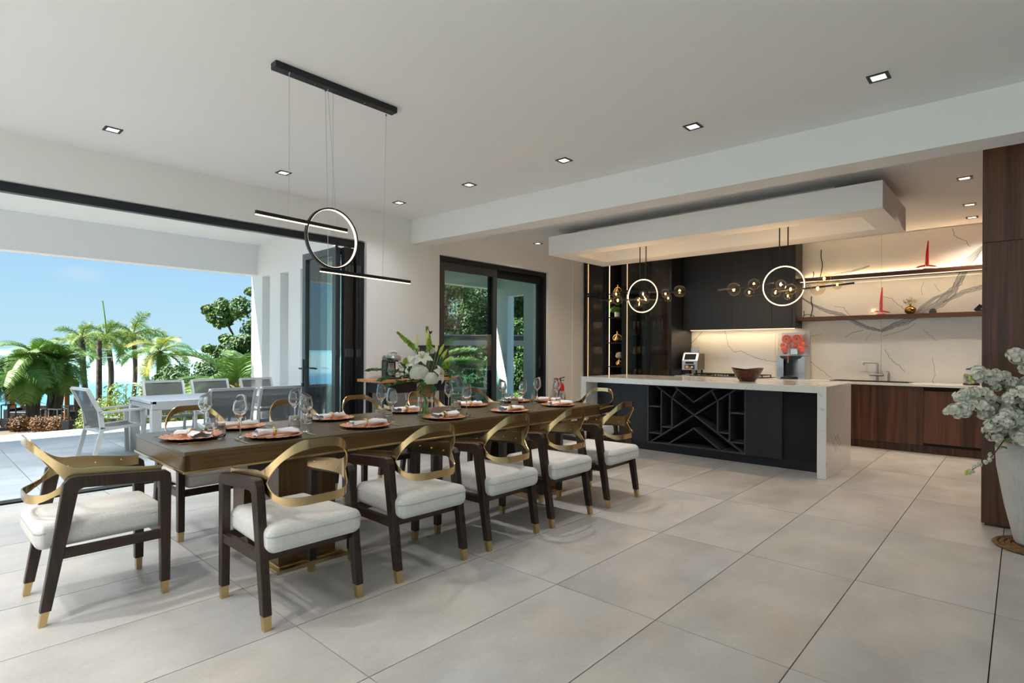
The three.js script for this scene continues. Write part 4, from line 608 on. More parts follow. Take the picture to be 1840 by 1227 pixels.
const WALLVEINS = [   // width in metres, then points on the wall (x, height)
  [0.085, [-2.53, 2.13], [-2.36, 2.0], [-2.16, 1.9], [-1.97, 1.84], [-1.79, 1.72], [-1.65, 1.65], [-1.49, 1.6]],
  [0.10, [-1.49, 1.6], [-1.35, 1.67], [-1.17, 1.74], [-1.03, 1.84], [-0.82, 1.96], [-0.67, 2.13], [-0.59, 2.35], [-0.5, 2.52], [-0.38, 2.65], [-0.2, 2.9]],
  [0.05, [-0.79, 1.97], [-0.58, 2.09], [-0.38, 2.15], [-0.1, 2.2]], [0.04, [-1.12, 1.78], [-1.03, 1.91], [-0.88, 2.03], [-0.69, 2.12]], [0.03, [-0.65, 2.17], [-0.56, 2.33], [-0.4, 2.62]],
  [0.012, [-1.46, 1.53], [-1.35, 1.56], [-1.17, 1.63], [-1.09, 1.7]], [0.016, [-0.69, 2.95], [-0.67, 2.84], [-0.56, 2.77], [-0.51, 2.69]], [0.014, [-1.45, 1.34], [-1.38, 1.2], [-1.29, 1.12], [-1.21, 1.03]],
  [0.010, [-0.9, 1.23], [-0.87, 1.0], [-0.9, 0.9], [-0.86, 0.87]], [0.016, [-3.74, 1.66], [-3.72, 1.59], [-3.67, 1.38], [-3.57, 1.29], [-3.46, 1.31], [-3.34, 1.24], [-3.21, 1.19], [-3.03, 1.15], [-2.93, 1.14], [-2.7, 1.15]],
  [0.022, [-4.38, 1.39], [-4.13, 1.64]], [0.014, [-2.5, 1.2], [-2.4, 1.14], [-2.26, 1.02], [-2.11, 0.9]], [0.03, [-2.3, 2.42], [-2.16, 2.45], [-1.87, 2.48], [-1.64, 2.54]], [0.014, [-1.47, 2.09], [-1.38, 2.06], [-1.26, 1.94], [-1.22, 1.9]],
  [0.008, [-1.68, 1.46], [-1.61, 1.57]], [0.008, [-1.0, 2.27], [-1.03, 2.16], [-1.01, 2.08]], [0.010, [-0.88, 2.22], [-0.85, 2.15], [-0.82, 2.12]], [0.014, [-0.67, 2.24], [-0.69, 2.13]], [0.010, [-1.0, 1.6], [-0.92, 1.52], [-0.85, 1.45]],
  [0.014, [-2.08, 1.98], [-1.97, 1.96], [-1.88, 1.84]], [0.010, [-2.78, 1.44], [-2.53, 1.52], [-2.23, 1.57]], [0.018, [-1.93, 1.52], [-1.85, 1.58], [-1.7, 1.62]],
];
function wallSlab(x0, x1, y0, y1, seed) {
  const W = 700, H = 1024, c = document.createElement('canvas'); c.width = W; c.height = H; const q = c.getContext('2d'), r = rng(seed);
  q.fillStyle = '#ebe7e1'; q.fillRect(0, 0, W, H);
  const X = (x) => (x - x0) / (x1 - x0) * W, Y = (y) => (y1 - y) / (y1 - y0) * H, S = W / (x1 - x0);
  for (let k = 0; k < 70; k++) { q.fillStyle = `rgba(${r() < 0.5 ? '205,203,203' : '250,248,244'},0.07)`; q.beginPath(); q.ellipse(r() * W, r() * H, 20 + r() * 120, 10 + r() * 50, r() * 3, 0, 7); q.fill(); }
  for (const [w, ...pts] of WALLVEINS) {
    const n = w > 0.025 ? Math.round(w * 620) : 2;
    const fine = []; for (let i = 0; i < pts.length - 1; i++) for (let k = 0; k < 8; k++) fine.push([lerp(pts[i][0], pts[i + 1][0], k / 8), lerp(pts[i][1], pts[i + 1][1], k / 8)]); fine.push(pts[pts.length - 1]);
    for (let s = 0; s < n; s++) {
      const off = n > 2 ? (s / (n - 1) - 0.5) * w : 0, edge = n > 2 && (s === 0 || s === n - 1);
      q.strokeStyle = edge ? 'rgba(70,70,76,0.75)' : n > 2 ? `rgba(${118 + r() * 34},${118 + r() * 32},${122 + r() * 30},0.42)` : 'rgba(120,120,126,0.6)'; q.lineWidth = Math.max(1.2, n > 2 ? S * w / n * (edge ? 0.7 : 1.9) : S * w * 0.38); q.beginPath();
      fine.forEach(([x, y], i) => { const e = Math.min(1, 2.5 * Math.min(i, fine.length - 1 - i) / fine.length + 0.35), a = off * e * (0.75 + 0.5 * hash2(i >> 2, s >> 3, seed)), j = (hash2(i, s >> 2, 3) - 0.5) * 0.014; q[i ? 'lineTo' : 'moveTo'](X(x - a * 0.5 + j), Y(y + a * 0.85 + j)); }); q.stroke();
    }
  }
  const t = new THREE.CanvasTexture(c); t.colorSpace = THREE.SRGBColorSpace; t.wrapS = t.wrapT = THREE.ClampToEdgeWrapping; return phys({ map: t, roughness: 0.10, clearcoat: 0.25, clearcoatRoughness: 0.04 });
}
{
  const b = struct('backsplash'); let k = 0;
  for (const [x0, x1] of [[-4.33, -2.92], [-2.92, -1.49], [-1.49, -0.06]]) { const g = new THREE.BoxGeometry(x1 - x0 - 0.003, 2.085, 0.014); g.translate((x0 + x1) / 2, 0.885 + 1.0425, ZB + 0.012); part(b, 'slab', g, wallSlab(x0, x1, 0.885, 2.97, 40 + k++)); }
  part(b, 'power_socket', bx(-1.74, -1.66, 1.02, 1.16, ZB + 0.019, ZB + 0.026, 0.003), M.white);
}
// ---------------------------------------------------------------- island
{
  const o = thing('kitchen_island', 'kitchen island with white veined waterfall stone top over black cabinets', 'kitchen island', [-2.97, 0, -6.86]);
  const X = 1.51, Z = 0.55, h = 0.94, th = 0.07, tw = 0.085;
  part(o, 'worktop', bx(-X, X, h - th, h, -Z, Z, 0.003, 0), M.quartz); part(o, 'waterfall_side', bx(-X, -X + tw, 0, h - th, -Z, Z, 0.003, 1), M.quartz); part(o, 'waterfall_side', bx(X - tw, X, 0, h - th, -Z, Z, 0.003, 1), M.quartz);
  const zf = 0.275, x0 = -X + tw, x1 = X - tw, la = -3.6 + 2.97, lb = -2.374 + 2.97;
  part(o, 'plinth', bx(x0, x1, 0, 0.10, -Z + 0.05, zf - 0.03), M.frame);
  part(o, 'carcass', [bx(x0, la - 0.01, 0.10, h - th, -Z + 0.03, zf - 0.02), bx(lb + 0.01, x1, 0.10, h - th, -Z + 0.03, zf - 0.02), bx(la - 0.01, lb + 0.01, 0.10, h - th, -Z + 0.03, -0.15)], M.voidBlack);
  const front = (a, b2, z) => part(o, 'front_panel', bx(a + 0.0015, b2 - 0.0015, 0.10, h - th - 0.004, z - 0.02, z, 0.001), M.black);
  front(x0, -4.01 + 2.97, zf); front(-4.01 + 2.97, la - 0.02, zf); front(lb + 0.02, -1.955 + 2.97, zf + 0.012); front(-1.955 + 2.97, x1, zf - 0.035);
  const rk = new THREE.Group(); rk.name = 'wine_rack'; o.add(rk);
  const P = (p) => [p[0] + 2.97, p[1], zf - 0.012], seg = (a, b2) => { const A = P(a), B = P(b2), L = Math.hypot(B[0] - A[0], B[1] - A[1]), g = new THREE.BoxGeometry(L, 0.017, 0.26); g.translate(0, 0, -0.125); g.rotateZ(Math.atan2(B[1] - A[1], B[0] - A[0])); g.translate((A[0] + B[0]) / 2, (A[1] + B[1]) / 2, A[2]); return g; };
  part(rk, 'rack_frame', [bx(la - 0.02, la, 0.10, h - th - 0.004, zf - 0.30, zf), bx(lb, lb + 0.02, 0.10, h - th - 0.004, zf - 0.30, zf), bx(la, lb, 0.10, 0.118, zf - 0.30, zf), bx(la, lb, 0.845, h - th - 0.004, zf - 0.30, zf)], M.rackGrey);
  [[[-3.497, 0.845], [-2.388, 0.116]], [[-2.479, 0.845], [-3.563, 0.122]], [[-3.237, 0.843], [-2.989, 0.666]], [[-2.989, 0.666], [-2.735, 0.843]], [[-3.319, 0.118], [-2.987, 0.344]], [[-2.987, 0.344], [-2.66, 0.118]], [[-3.424, 0.80], [-3.424, 0.226]], [[-3.277, 0.70], [-3.277, 0.318]], [[-2.689, 0.70], [-2.689, 0.318]], [[-2.546, 0.80], [-2.546, 0.226]], [[-3.2, 0.815], [-3.274, 0.70]], [[-2.765, 0.815], [-2.692, 0.70]], [[-3.595, 0.576], [-3.424, 0.576]], [[-3.593, 0.231], [-3.424, 0.231]], [[-3.424, 0.325], [-3.277, 0.325]], [[-2.546, 0.57], [-2.382, 0.57]], [[-2.689, 0.325], [-2.546, 0.325]], [[-2.546, 0.225], [-2.382, 0.225]]].forEach(([a, c]) => part(rk, 'divider', seg(a, c), M.rackGrey));
  const bw = grid(64, 10, (u, v) => { const a = u * Math.PI * 2, r = lerp(0.085, 0.178, Math.pow(v, 0.8)); return [r * Math.cos(a), 0.004 + v * 0.145 + v * v * 0.012 * Math.cos(2 * a + 0.6), -r * Math.sin(a)]; }), bi = grid(64, 10, (u, v) => { const a = u * Math.PI * 2, r = lerp(0.0, 0.172, Math.pow(v, 0.6)); return [r * Math.cos(a), 0.02 + v * 0.129 + v * v * 0.012 * Math.cos(2 * a + 0.6), r * Math.sin(a)]; }), lip = grid(64, 1, (u, v) => { const a = u * Math.PI * 2, r = lerp(0.178, 0.172, v); return [r * Math.cos(a), 0.149 + 0.012 * Math.cos(2 * a + 0.6), -r * Math.sin(a)]; });
  const bowl = thing('wooden_bowl', 'dark turned wooden bowl with a wavy rim on the island worktop', 'bowl', [-2.41, h + 0.0005, -6.78], 0.5);
  const bm = std({ map: woodTex(0x2c110a, 0x7a3b1e, 44, 14, 5, 3, 2, 1.5), roughness: 0.22 });
  part(bowl, 'outside', bw, bm); part(bowl, 'inside', [bi, lip], bm); part(bowl, 'foot', cyl(0.088, 0.085, 0.008, 0, 0, 0, 40), bm);
}
// ---------------------------------------------------------------- tall glass cabinet
const glassKinds = [
  lathe([[0, 0.002], [0.032, 0.002], [0.004, 0.01], [0.0035, 0.09], [0.02, 0.105], [0.042, 0.14], [0.043, 0.17], [0.034, 0.21]], 16),
  lathe([[0, 0.002], [0.03, 0.002], [0.004, 0.01], [0.0035, 0.10], [0.018, 0.12], [0.024, 0.16], [0.022, 0.23]], 14),
  lathe([[0, 0.003], [0.028, 0.003], [0.031, 0.13], [0.0305, 0.13]], 14), lathe([[0, 0.003], [0.032, 0.003], [0.037, 0.085], [0.0365, 0.085]], 14),
];
{
  const c = thing('display_cabinet', 'tall black display cabinet with smoked glass doors and lit shelves', 'cabinet', [0, 0, 0]);
  const zf = -8.68, zb = ZB + 0.005, x0 = -6.1, x1 = -4.33, yt = 2.965;
  part(c, 'carcass', [bx(x0, x0 + 0.05, 0, yt, zb, zf - 0.022), bx(x1 - 0.03, x1, 0, yt, zb, zf - 0.022), bx(-5.69, -5.63, 0, yt, zb, zf - 0.022), bx(-5.30, -5.255, 0, yt, zb, zf - 0.022), bx(x0, x1, yt - 0.03, yt, zb, zf - 0.022), bx(x0, x1, 0, 0.1, zb, zf - 0.03), bx(x0, x1, 0, yt, zb, zb + 0.02)], M.black);
  const fr = (xa, xb, ya, yb, z, w = 0.035) => [bx(xa, xa + w, ya, yb, z - 0.02, z, 0.001), bx(xb - w, xb, ya, yb, z - 0.02, z, 0.001), bx(xa + w, xb - w, yb - w, yb, z - 0.02, z, 0.001), bx(xa + w, xb - w, ya, ya + w, z - 0.02, z, 0.001)];
  for (const [a, b] of [[x0, -5.66], [-5.28, -4.768], [-4.764, x1]]) for (const [ya, yb] of [[0.1, 2.335], [2.34, yt]]) { const d = new THREE.Group(); d.name = c.children.some((q) => q.name === 'glass_door') ? 'glass_door_' + String(c.children.filter((q) => q.name.startsWith('glass_door')).length).padStart(3, '0') : 'glass_door'; c.add(d); part(d, 'door_frame', fr(a, b, ya, yb, zf), M.frame); part(d, 'pane', bx(a + 0.03, b - 0.03, ya + 0.03, yb - 0.03, zf - 0.012, zf - 0.008), M.smoke); }
  const shelves = [[-6.05, -5.69, [0.88, 1.24, 1.61, 1.97, 2.335]], [-5.255, -4.36, [0.88, 1.24, 1.59, 1.92, 2.335]]];
  for (const [a, b, ys] of shelves) for (const y of ys) part(c, 'shelf', bx(a, b, y - 0.008, y, zb + 0.02, zf - 0.05, 0.001), y === 2.335 ? M.black : M.smoke);
  for (const y of [0.70, 1.02, 1.45, 1.91, 2.335]) part(c, 'shelf', bx(-5.63, -5.30, y - 0.018, y, zb + 0.02, zf - 0.01, 0.001), M.black);
  for (const x of [-6.035, -5.565, -5.20]) { const s = x === -5.565 ? zf - 0.035 : zf - 0.04; part(c, 'led_strip', bx(x - 0.006, x + 0.006, 0.12, yt - 0.04, s - 0.006, s, 0.001), M.ledWarm, 'glowing warm led strip'); const l = new THREE.RectAreaLight(lin(1, 0.70, 0.40), LAMP.strip * 2, 0.012, 2.6); l.position.set(x + 0.012, 1.5, s - 0.01); l.lookAt(x + 0.2, 1.5, s - 0.5); scene.add(l); }
  const names = ['wine glass', 'champagne flute', 'tall highball glass', 'short tumbler'];
  const masters = {};
  const row = (kind, xa, xb, y, n, zs, where, flip) => { for (let i = 0; i < n; i++) for (const z of zs) {
    const label = `${names[kind]} standing on the ${where}`, group = `${names[kind]} rows on the ${where}`, k = names[kind].replace(/ /g, '_'), p = [lerp(xa, xb, n > 1 ? i / (n - 1) : 0.5), y + 0.001, z];
    if (!masters[kind]) masters[kind] = single(k, label, 'glass', glassKinds[kind], M.smallGlass, p, 0, group); else dup(masters[kind], p, i, label, group); } };
  const A = 'left bay of the display cabinet', B = 'right bay of the display cabinet';
  row(0, -5.96, -5.75, 2.336, 3, [-8.86, -8.98], 'top shelf, ' + A); row(0, -5.96, -5.75, 1.971, 3, [-8.86, -8.98], 'second shelf, ' + A); row(1, -5.97, -5.74, 1.611, 5, [-8.84, -8.94], 'third shelf, ' + A); row(2, -5.96, -5.74, 1.241, 4, [-8.84, -8.94], 'fourth shelf, ' + A); row(3, -5.96, -5.74, 0.881, 4, [-8.84], 'lowest shelf, ' + A);
  row(1, -5.0, -4.45, 2.336, 5, [-8.92], 'top shelf, ' + B); row(0, -5.12, -4.45, 1.921, 7, [-8.88], 'second shelf, ' + B); row(1, -5.13, -4.42, 1.591, 10, [-8.86], 'third shelf, ' + B); row(2, -5.13, -4.42, 1.241, 9, [-8.86], 'fourth shelf, ' + B); row(3, -5.12, -4.42, 0.881, 8, [-8.86], 'lowest shelf, ' + B);
  // ornaments in the open niche
  const hv = (label, p, s, withFlower) => { const o = thing('gold_vase', label, 'vase', p); o.scale.setScalar(s);
    part(o, 'body', lathe([[0, 0], [0.03, 0.002], [0.05, 0.03], [0.055, 0.06], [0.042, 0.095], [0.016, 0.115], [0.013, 0.15], [0.018, 0.175], [0.017, 0.176], [0.011, 0.15]], 28), M.gold); part(o, 'handle', tube([[-0.028, 0.02, 0], [-0.075, 0.05, 0], [-0.075, 0.09, 0], [-0.03, 0.125, 0], [-0.012, 0.128, 0]], 0.008, 24, 8), M.gold); part(o, 'handle', tube([[0.028, 0.02, 0], [0.075, 0.05, 0], [0.075, 0.09, 0], [0.03, 0.125, 0], [0.012, 0.128, 0]], 0.008, 24, 8), M.gold);
    return o; };
  hv('gold vase with looped handles on the top niche shelf', [-5.47, 2.336, -8.85], 0.95); hv('gold vase with horn-like handles on the middle niche shelf', [-5.47, 1.451, -8.84], 1.15); hv('small gold vase holding a white flower in the lowest visible niche', [-5.43, 1.021, -8.84], 0.75);
  const pot = thing('potted_fern', 'fern in a ribbed white pot in the lit cabinet niche', 'potted plant', [-5.47, 1.911, -8.84]);
  part(pot, 'pot', (() => { const g = cyl(0.052, 0.056, 0.1, 0, 0, 0, 40), p = g.attributes.position; for (let i = 0; i < p.count; i++) { const a = Math.atan2(p.getZ(i), p.getX(i)), k = 1 + 0.015 * Math.cos(a * 20); p.setX(i, p.getX(i) * k); p.setZ(i, p.getZ(i) * k); } g.computeVertexNormals(); return g; })(), M.white);
  part(pot, 'foliage', leafCloud(61, 700, 0.045, (r) => { const d = V(r() - 0.5, r() * 0.35, r() - 0.5).normalize(), q = 0.03 + r() * 0.12; return { p: V(d.x * q, 0.1 + d.y * q * 0.8, Math.min(d.z * q, 0.1)), out: d }; }, [0.04, 0.14, 0.02], [0.12, 0.26, 0.04]), M.leaf);
  const bloom = thing('white_flower', 'white artificial bloom in the small gold vase in the niche', 'flower', [-5.43, 1.16, -8.84]);
  part(bloom, 'petals', leafCloud(62, 420, 0.05, lumps([[0, 0.06, 0, 0.06, 0.05, 0.055]]), [0.75, 0.70, 0.62], [0.9, 0.87, 0.8]), M.petal); part(bloom, 'stem', rod([0, 0, 0], [0, 0.05, 0], 0.004), M.stem);
}
// ---------------------------------------------------------------- back run: cabinets, worktop, wall units, shelves
{
  const zf = -8.82;
  const bl = thing('base_cabinets', 'black base cabinets under the hob behind the island', 'cabinet', [0, 0, 0]);
  part(bl, 'carcass', bx(-4.33, -2.30, 0.08, 0.855, ZB + 0.01, zf - 0.022), M.voidBlack); part(bl, 'plinth', bx(-4.33, -2.30, 0, 0.08, ZB + 0.01, zf - 0.06), M.frame);
  for (let k = 0; k < 4; k++) part(bl, 'door', bx(-4.33 + k * 0.5075 + 0.002, -4.33 + (k + 1) * 0.5075 - 0.002, 0.085, 0.85, zf - 0.02, zf, 0.001), M.black);
  const wl = thing('base_cabinets', 'walnut base cabinets with vertical grain under the sink', 'cabinet', [0, 0, 0]);
  part(wl, 'carcass', [bx(-2.30, -0.21, 0.10, 0.855, ZB + 0.01, zf - 0.022)], M.voidBlack); part(wl, 'plinth', bx(-2.30, -0.21, 0, 0.10, ZB + 0.01, zf - 0.05), M.walnut);
  [[-2.30, -1.51, 0.105, 0.845, 0], [-1.51, -0.93, 0.105, 0.845, 1], [-0.93, -0.21, 0.135, 0.80, 1]].forEach(([a, b, y0, y1, k]) => part(wl, 'door', bx(a + 0.002, b - 0.002, y0, y1, zf - 0.02, zf, 0.001), k ? M.walnutB : M.walnut));
  part(wl, 'grip_groove', [bx(-0.93, -0.21, 0.80, 0.845, zf - 0.05, zf - 0.015), bx(-0.93, -0.21, 0.10, 0.135, zf - 0.05, zf - 0.015)], M.voidBlack, 'black recessed grip groove');
  const wt = thing('worktop', 'white stone worktop along the marble wall', 'worktop', [0, 0, 0]);
  const sx0 = -2.02, sx1 = -1.12, sz0 = -9.31, sz1 = -9.0;
  part(wt, 'slab', [bx(-4.33, sx0, 0.855, 0.885, ZB + 0.02, -8.795, 0.002, 0), bx(sx1, -0.21, 0.855, 0.885, ZB + 0.02, -8.795, 0.002, 0), bx(sx0, sx1, 0.855, 0.885, sz1, -8.795, 0, 0), bx(sx0, sx1, 0.855, 0.885, ZB + 0.02, sz0, 0, 0)], M.quartz);
  const sk = thing('sink', 'black inset sink with flat rim in the white worktop', 'sink', [0, 0, 0]);
  part(sk, 'rim', [bx(sx0 - 0.02, sx1 + 0.02, 0.8855, 0.891, sz1 - 0.01, sz1 + 0.02), bx(sx0 - 0.02, sx1 + 0.02, 0.8855, 0.891, sz0 - 0.02, sz0 + 0.01), bx(sx0 - 0.02, sx0 + 0.01, 0.8855, 0.891, sz0, sz1), bx(sx1 - 0.01, sx1 + 0.02, 0.8855, 0.891, sz0, sz1)], M.darkPlastic); part(sk, 'basin', [bx(sx0 + 0.005, sx1 - 0.005, 0.70, 0.71, sz0 + 0.005, sz1 - 0.005), bx(sx0 + 0.005, sx0 + 0.015, 0.70, 0.886, sz0 + 0.005, sz1 - 0.005), bx(sx1 - 0.015, sx1 - 0.005, 0.70, 0.886, sz0 + 0.005, sz1 - 0.005), bx(sx0, sx1, 0.70, 0.886, sz0 + 0.005, sz0 + 0.015), bx(sx0, sx1, 0.70, 0.886, sz1 - 0.015, sz1 - 0.005)], M.darkPlastic);
  const fa = thing('faucet', 'brushed steel square-arm faucet over the sink', 'faucet', [-1.52, 0.886, -9.36], -0.25);
  part(fa, 'spout', tube([[0, 0, 0], [0, 0.2, 0], [0, 0.243, 0], [-0.03, 0.258, 0.005], [-0.17, 0.262, 0.03]], 0.014, 40, 12), M.steel); part(fa, 'base', [cyl(0.024, 0.024, 0.006, 0, 0, 0, 20), cyl(0.019, 0.019, 0.12, 0, 0, 0, 20)], M.steel); part(fa, 'nozzle', rod([-0.165, 0.262, 0.03], [-0.167, 0.225, 0.03], 0.013, 14), M.steel); part(fa, 'mixer_body', rod([-0.085, 0.085, 0.03], [0.09, 0.085, 0.03], 0.018, 16), M.steel); part(fa, 'lever', rod([0.075, 0.085, 0.03], [0.08, 0.15, 0.03], 0.005, 10), M.steel);
  const sd = thing('soap_dispenser', 'slim steel soap dispenser right of the faucet', 'dispenser', [-1.385, 0.886, -9.36]); part(sd, 'body', cyl(0.015, 0.013, 0.11, 0, 0, 0, 18), M.steel); part(sd, 'pump', [cyl(0.008, 0.008, 0.03, 0, 0.11, 0, 12), rod([0, 0.135, 0], [-0.03, 0.14, 0.03], 0.005, 8)], M.steel);
  // hob
  const hb = thing('hob', 'long black hob with low grates in front of the marble wall', 'hob', [-3.5, 0.886, -9.14]);
  part(hb, 'glass_plate', bx(-0.6, 0.6, 0, 0.008, -0.26, 0.26, 0.003), M.darkPlastic); for (let k = 0; k < 3; k++) { const x = -0.38 + k * 0.38; part(hb, 'grate', [cb(0.34, 0.012, 0.012, x, 0.038, 0.2), cb(0.34, 0.012, 0.012, x, 0.038, 0), cb(0.34, 0.012, 0.012, x, 0.038, -0.2), cb(0.012, 0.012, 0.41, x - 0.165, 0.038, 0), cb(0.012, 0.012, 0.41, x + 0.165, 0.038, 0), cb(0.012, 0.012, 0.41, x, 0.038, 0), ...[[-1, -1], [1, -1], [-1, 1], [1, 1]].map(([a, b]) => cb(0.014, 0.03, 0.014, x + a * 0.165, 0.02, b * 0.2))], M.frame); part(hb, 'burner', cyl(0.05, 0.045, 0.018, x, 0.008, 0, 24), M.frame); }
  // wall units
  const wu = thing('wall_units', 'black wall units with tall flush doors above the hob', 'cabinet', [0, 0, 0]);
  part(wu, 'carcass', bx(-4.32, -2.53, 1.66, 2.97, ZB + 0.02, -9.122, 0.001), M.black);
  const xs = [-4.32, -4.10, -3.48, -2.87, -2.575, -2.53]; for (let k = 0; k < 5; k++) part(wu, 'door', bx(xs[k] + 0.0015, xs[k + 1] - 0.0015, 1.655, 2.97, -9.12, -9.10, 0.001), M.black);
  part(wu, 'led_strip', bx(-4.28, -2.6, 1.652, 1.66, -9.33, -9.30, 0.001), M.ledWarm, 'glowing led strip under the units'); { const l = new THREE.RectAreaLight(lin(1, 0.74, 0.46), LAMP.strip * 3.4, 1.7, 0.025); l.position.set(-3.44, 1.648, -9.30); l.lookAt(-3.44, 0, -9.38); scene.add(l); }
  // floating shelves
  const s1 = thing('floating_shelf', 'upper walnut shelf with a glowing led strip on the marble wall', 'shelf', [0, 0, 0]); part(s1, 'board', bx(-2.53, -0.21, 2.352, 2.408, ZB + 0.02, -9.2, 0.002, 0), M.walnut);
  part(s1, 'led_strip', bx(-2.5, -0.25, 2.345, 2.352, -9.25, -9.225, 0.001), M.ledShelf, 'glowing led strip'); part(s1, 'led_strip', bx(-2.5, -0.25, 2.408, 2.412, -9.44, -9.425, 0.001), M.ledShelf, 'glowing led strip');
  { const l = new THREE.RectAreaLight(lin(1, 0.72, 0.42), LAMP.strip * 2.4, 2.2, 0.02); l.position.set(-1.37, 2.341, -9.237); l.lookAt(-1.37, 1.2, -9.5); scene.add(l); const u = new THREE.RectAreaLight(lin(1, 0.70, 0.38), LAMP.strip * 3.2, 2.2, 0.02); u.position.set(-1.37, 2.416, -9.43); u.lookAt(-1.37, 3.4, -9.46); scene.add(u); }
  const s2 = thing('floating_shelf', 'lower walnut shelf on the marble wall above the sink', 'shelf', [0, 0, 0]); part(s2, 'board', bx(-2.53, -0.21, 1.765, 1.818, ZB + 0.02, -9.2, 0.002, 0), M.walnut);
}
// ---------------------------------------------------------------- things on the worktop and shelves
{
  const to = thing('conveyor_toaster', 'stainless conveyor toaster with two white dials on the worktop', 'toaster', [-4.155, 0.886, -9.16], 0.12);
  const prof = poly([[0.22, 0.10], [0.22, 0.255], [0.13, 0.375], [-0.18, 0.375], [-0.18, 0.10]]);
  part(to, 'body', uvBox(extr(prof, 0.25, 0.003).translate(0, 0, -0.125).rotateY(-Math.PI / 2), 0), M.steel);
  part(to, 'side_panel', [uvBox(extr(poly([[0.215, 0.105], [0.215, 0.25], [0.128, 0.37], [-0.175, 0.37], [-0.175, 0.105]]), 0.003).rotateY(-Math.PI / 2).translate(0.132, 0, 0), 0)], std({ color: lin(0.16, 0.14, 0.12), metalness: 0.9, roughness: 0.35 }));
  part(to, 'control_panel', bx(-0.085, 0.085, 0.108, 0.185, 0.22, 0.228, 0.002), M.darkPlastic); part(to, 'panel_swoosh', extr((() => { const s = new THREE.Shape(); s.moveTo(-0.085, 0.108); s.lineTo(0.06, 0.108); s.bezierCurveTo(0.0, 0.125, 0.01, 0.178, -0.07, 0.183); s.lineTo(-0.085, 0.183); s.closePath(); return s; })(), 0.002).translate(0, 0, 0.2285), M.block, 'tan curved panel graphic');
  for (const x of [-0.042, 0.045]) part(to, 'dial', (() => { const g = cyl(0.019, 0.016, 0.02, 0, 0, 0, 20); g.rotateX(Math.PI / 2); return g.translate(x, 0.145, 0.229); })(), M.white);
  part(to, 'slot_mouth', [bx(-0.07, 0.07, 0.20, 0.232, 0.222, 0.226, 0.003)], M.voidBlack); part(to, 'feed_chute', [(() => { const g = new THREE.BoxGeometry(0.19, 0.004, 0.12); g.rotateX(0.93); return g.translate(0, 0.315, 0.180); })()], M.voidBlack); part(to, 'top_guard', [bx(-0.12, 0.12, 0.376, 0.39, 0.0, 0.13, 0.003), bx(-0.06, 0.06, 0.376, 0.47, -0.12, -0.04, 0.003)], M.steel);
  for (const [a, b] of [[1, 1], [1, -1], [-1, 1], [-1, -1]]) part(to, 'foot', cyl(0.022, 0.014, 0.10, a * 0.1, 0, b * 0.15 + 0.02, 14), M.darkPlastic); part(to, 'tray', [bx(-0.12, 0.1, 0.002, 0.012, 0.02, 0.26, 0.003), bx(-0.08, 0.08, 0.02, 0.028, -0.05, 0.2, 0.003)], M.chrome);
  // juicer
  const ju = thing('orange_juicer', 'steel citrus juicer with orange squeezing drums behind a clear cover', 'juicer', [-2.57, 0.886, -9.12]);
  part(ju, 'base', [bx(-0.20, -0.10, 0, 0.34, -0.17, 0.10, 0.004), bx(0.10, 0.20, 0, 0.34, -0.17, 0.10, 0.004), bx(-0.10, 0.10, 0, 0.34, -0.17, -0.08, 0.004)], M.steel); part(ju, 'back_plate', bx(-0.20, 0.20, 0.34, 0.71, -0.17, -0.14, 0.004), M.steel); part(ju, 'center_column', bx(-0.095, -0.02, 0.05, 0.33, -0.08, 0.06, 0.004), M.frame); part(ju, 'drip_tray', [bx(-0.12, 0.05, 0.012, 0.03, -0.05, 0.16, 0.004), bx(-0.13, 0.06, 0.0, 0.012, -0.06, 0.17, 0.004)], M.darkPlastic); part(ju, 'collector', uvBox(extr(poly([[-0.16, 0.345], [0.16, 0.345], [0.13, 0.31], [0.06, 0.295], [-0.06, 0.295], [-0.13, 0.31]]), 0.2, 0.003).translate(0, 0, -0.1), 0), M.darkPlastic); part(ju, 'tap', [rod([-0.03, 0.31, 0.11], [-0.03, 0.24, 0.12], 0.012, 12)], M.chrome); part(ju, 'tap_lever', bx(-0.042, -0.018, 0.30, 0.35, 0.115, 0.13, 0.003), M.red);
  part(ju, 'cover', [bx(-0.185, 0.185, 0.355, 0.70, 0.095, 0.1), bx(-0.185, -0.18, 0.355, 0.70, -0.13, 0.1), bx(0.18, 0.185, 0.355, 0.70, -0.13, 0.1), bx(-0.185, 0.185, 0.695, 0.70, -0.13, 0.1)], M.glass, 'clear plastic cover');
  const orange = phys({ color: lin(0.9, 0.10, 0.005), roughness: 0.35, clearcoat: 0.3 });
  const drum = (x, y, r) => { const g = lathe([[0, 0], [r * 0.35, 0.005], [r * 0.4, -0.012], [r * 0.75, -0.012], [r * 0.82, 0.012], [r, 0.008], [r, -0.07], [0, -0.07]], 32); g.rotateX(Math.PI / 2); return g.translate(x, y, 0.06); };
  for (const [x, y, r] of [[-0.07, 0.60, 0.068], [0.075, 0.60, 0.068]]) { const d = part(ju, 'drum', drum(x, y, r), orange); part(d, 'drum_hub', (() => { const g = cyl(0.012, 0.012, 0.02, 0, 0, 0, 6); g.rotateX(Math.PI / 2); return g.translate(x, y, 0.065); })(), M.frame); }
  for (const [x, y, r] of [[-0.14, 0.51, 0.035], [-0.05, 0.50, 0.037], [0.045, 0.50, 0.037], [0.14, 0.52, 0.042], [-0.115, 0.455, 0.05], [0.115, 0.46, 0.05], [-0.10, 0.41, 0.042], [0.135, 0.42, 0.045]]) part(ju, 'squeezing_ball', sph(r, x, y, 0.02, 18, 14), orange);
  part(ju, 'catch_bracket', bx(-0.05, 0.06, 0.36, 0.46, -0.06, -0.04, 0.02), M.chrome); part(ju, 'knob', sph(0.014, 0.20, 0.50, 0.06, 12, 8), orange);
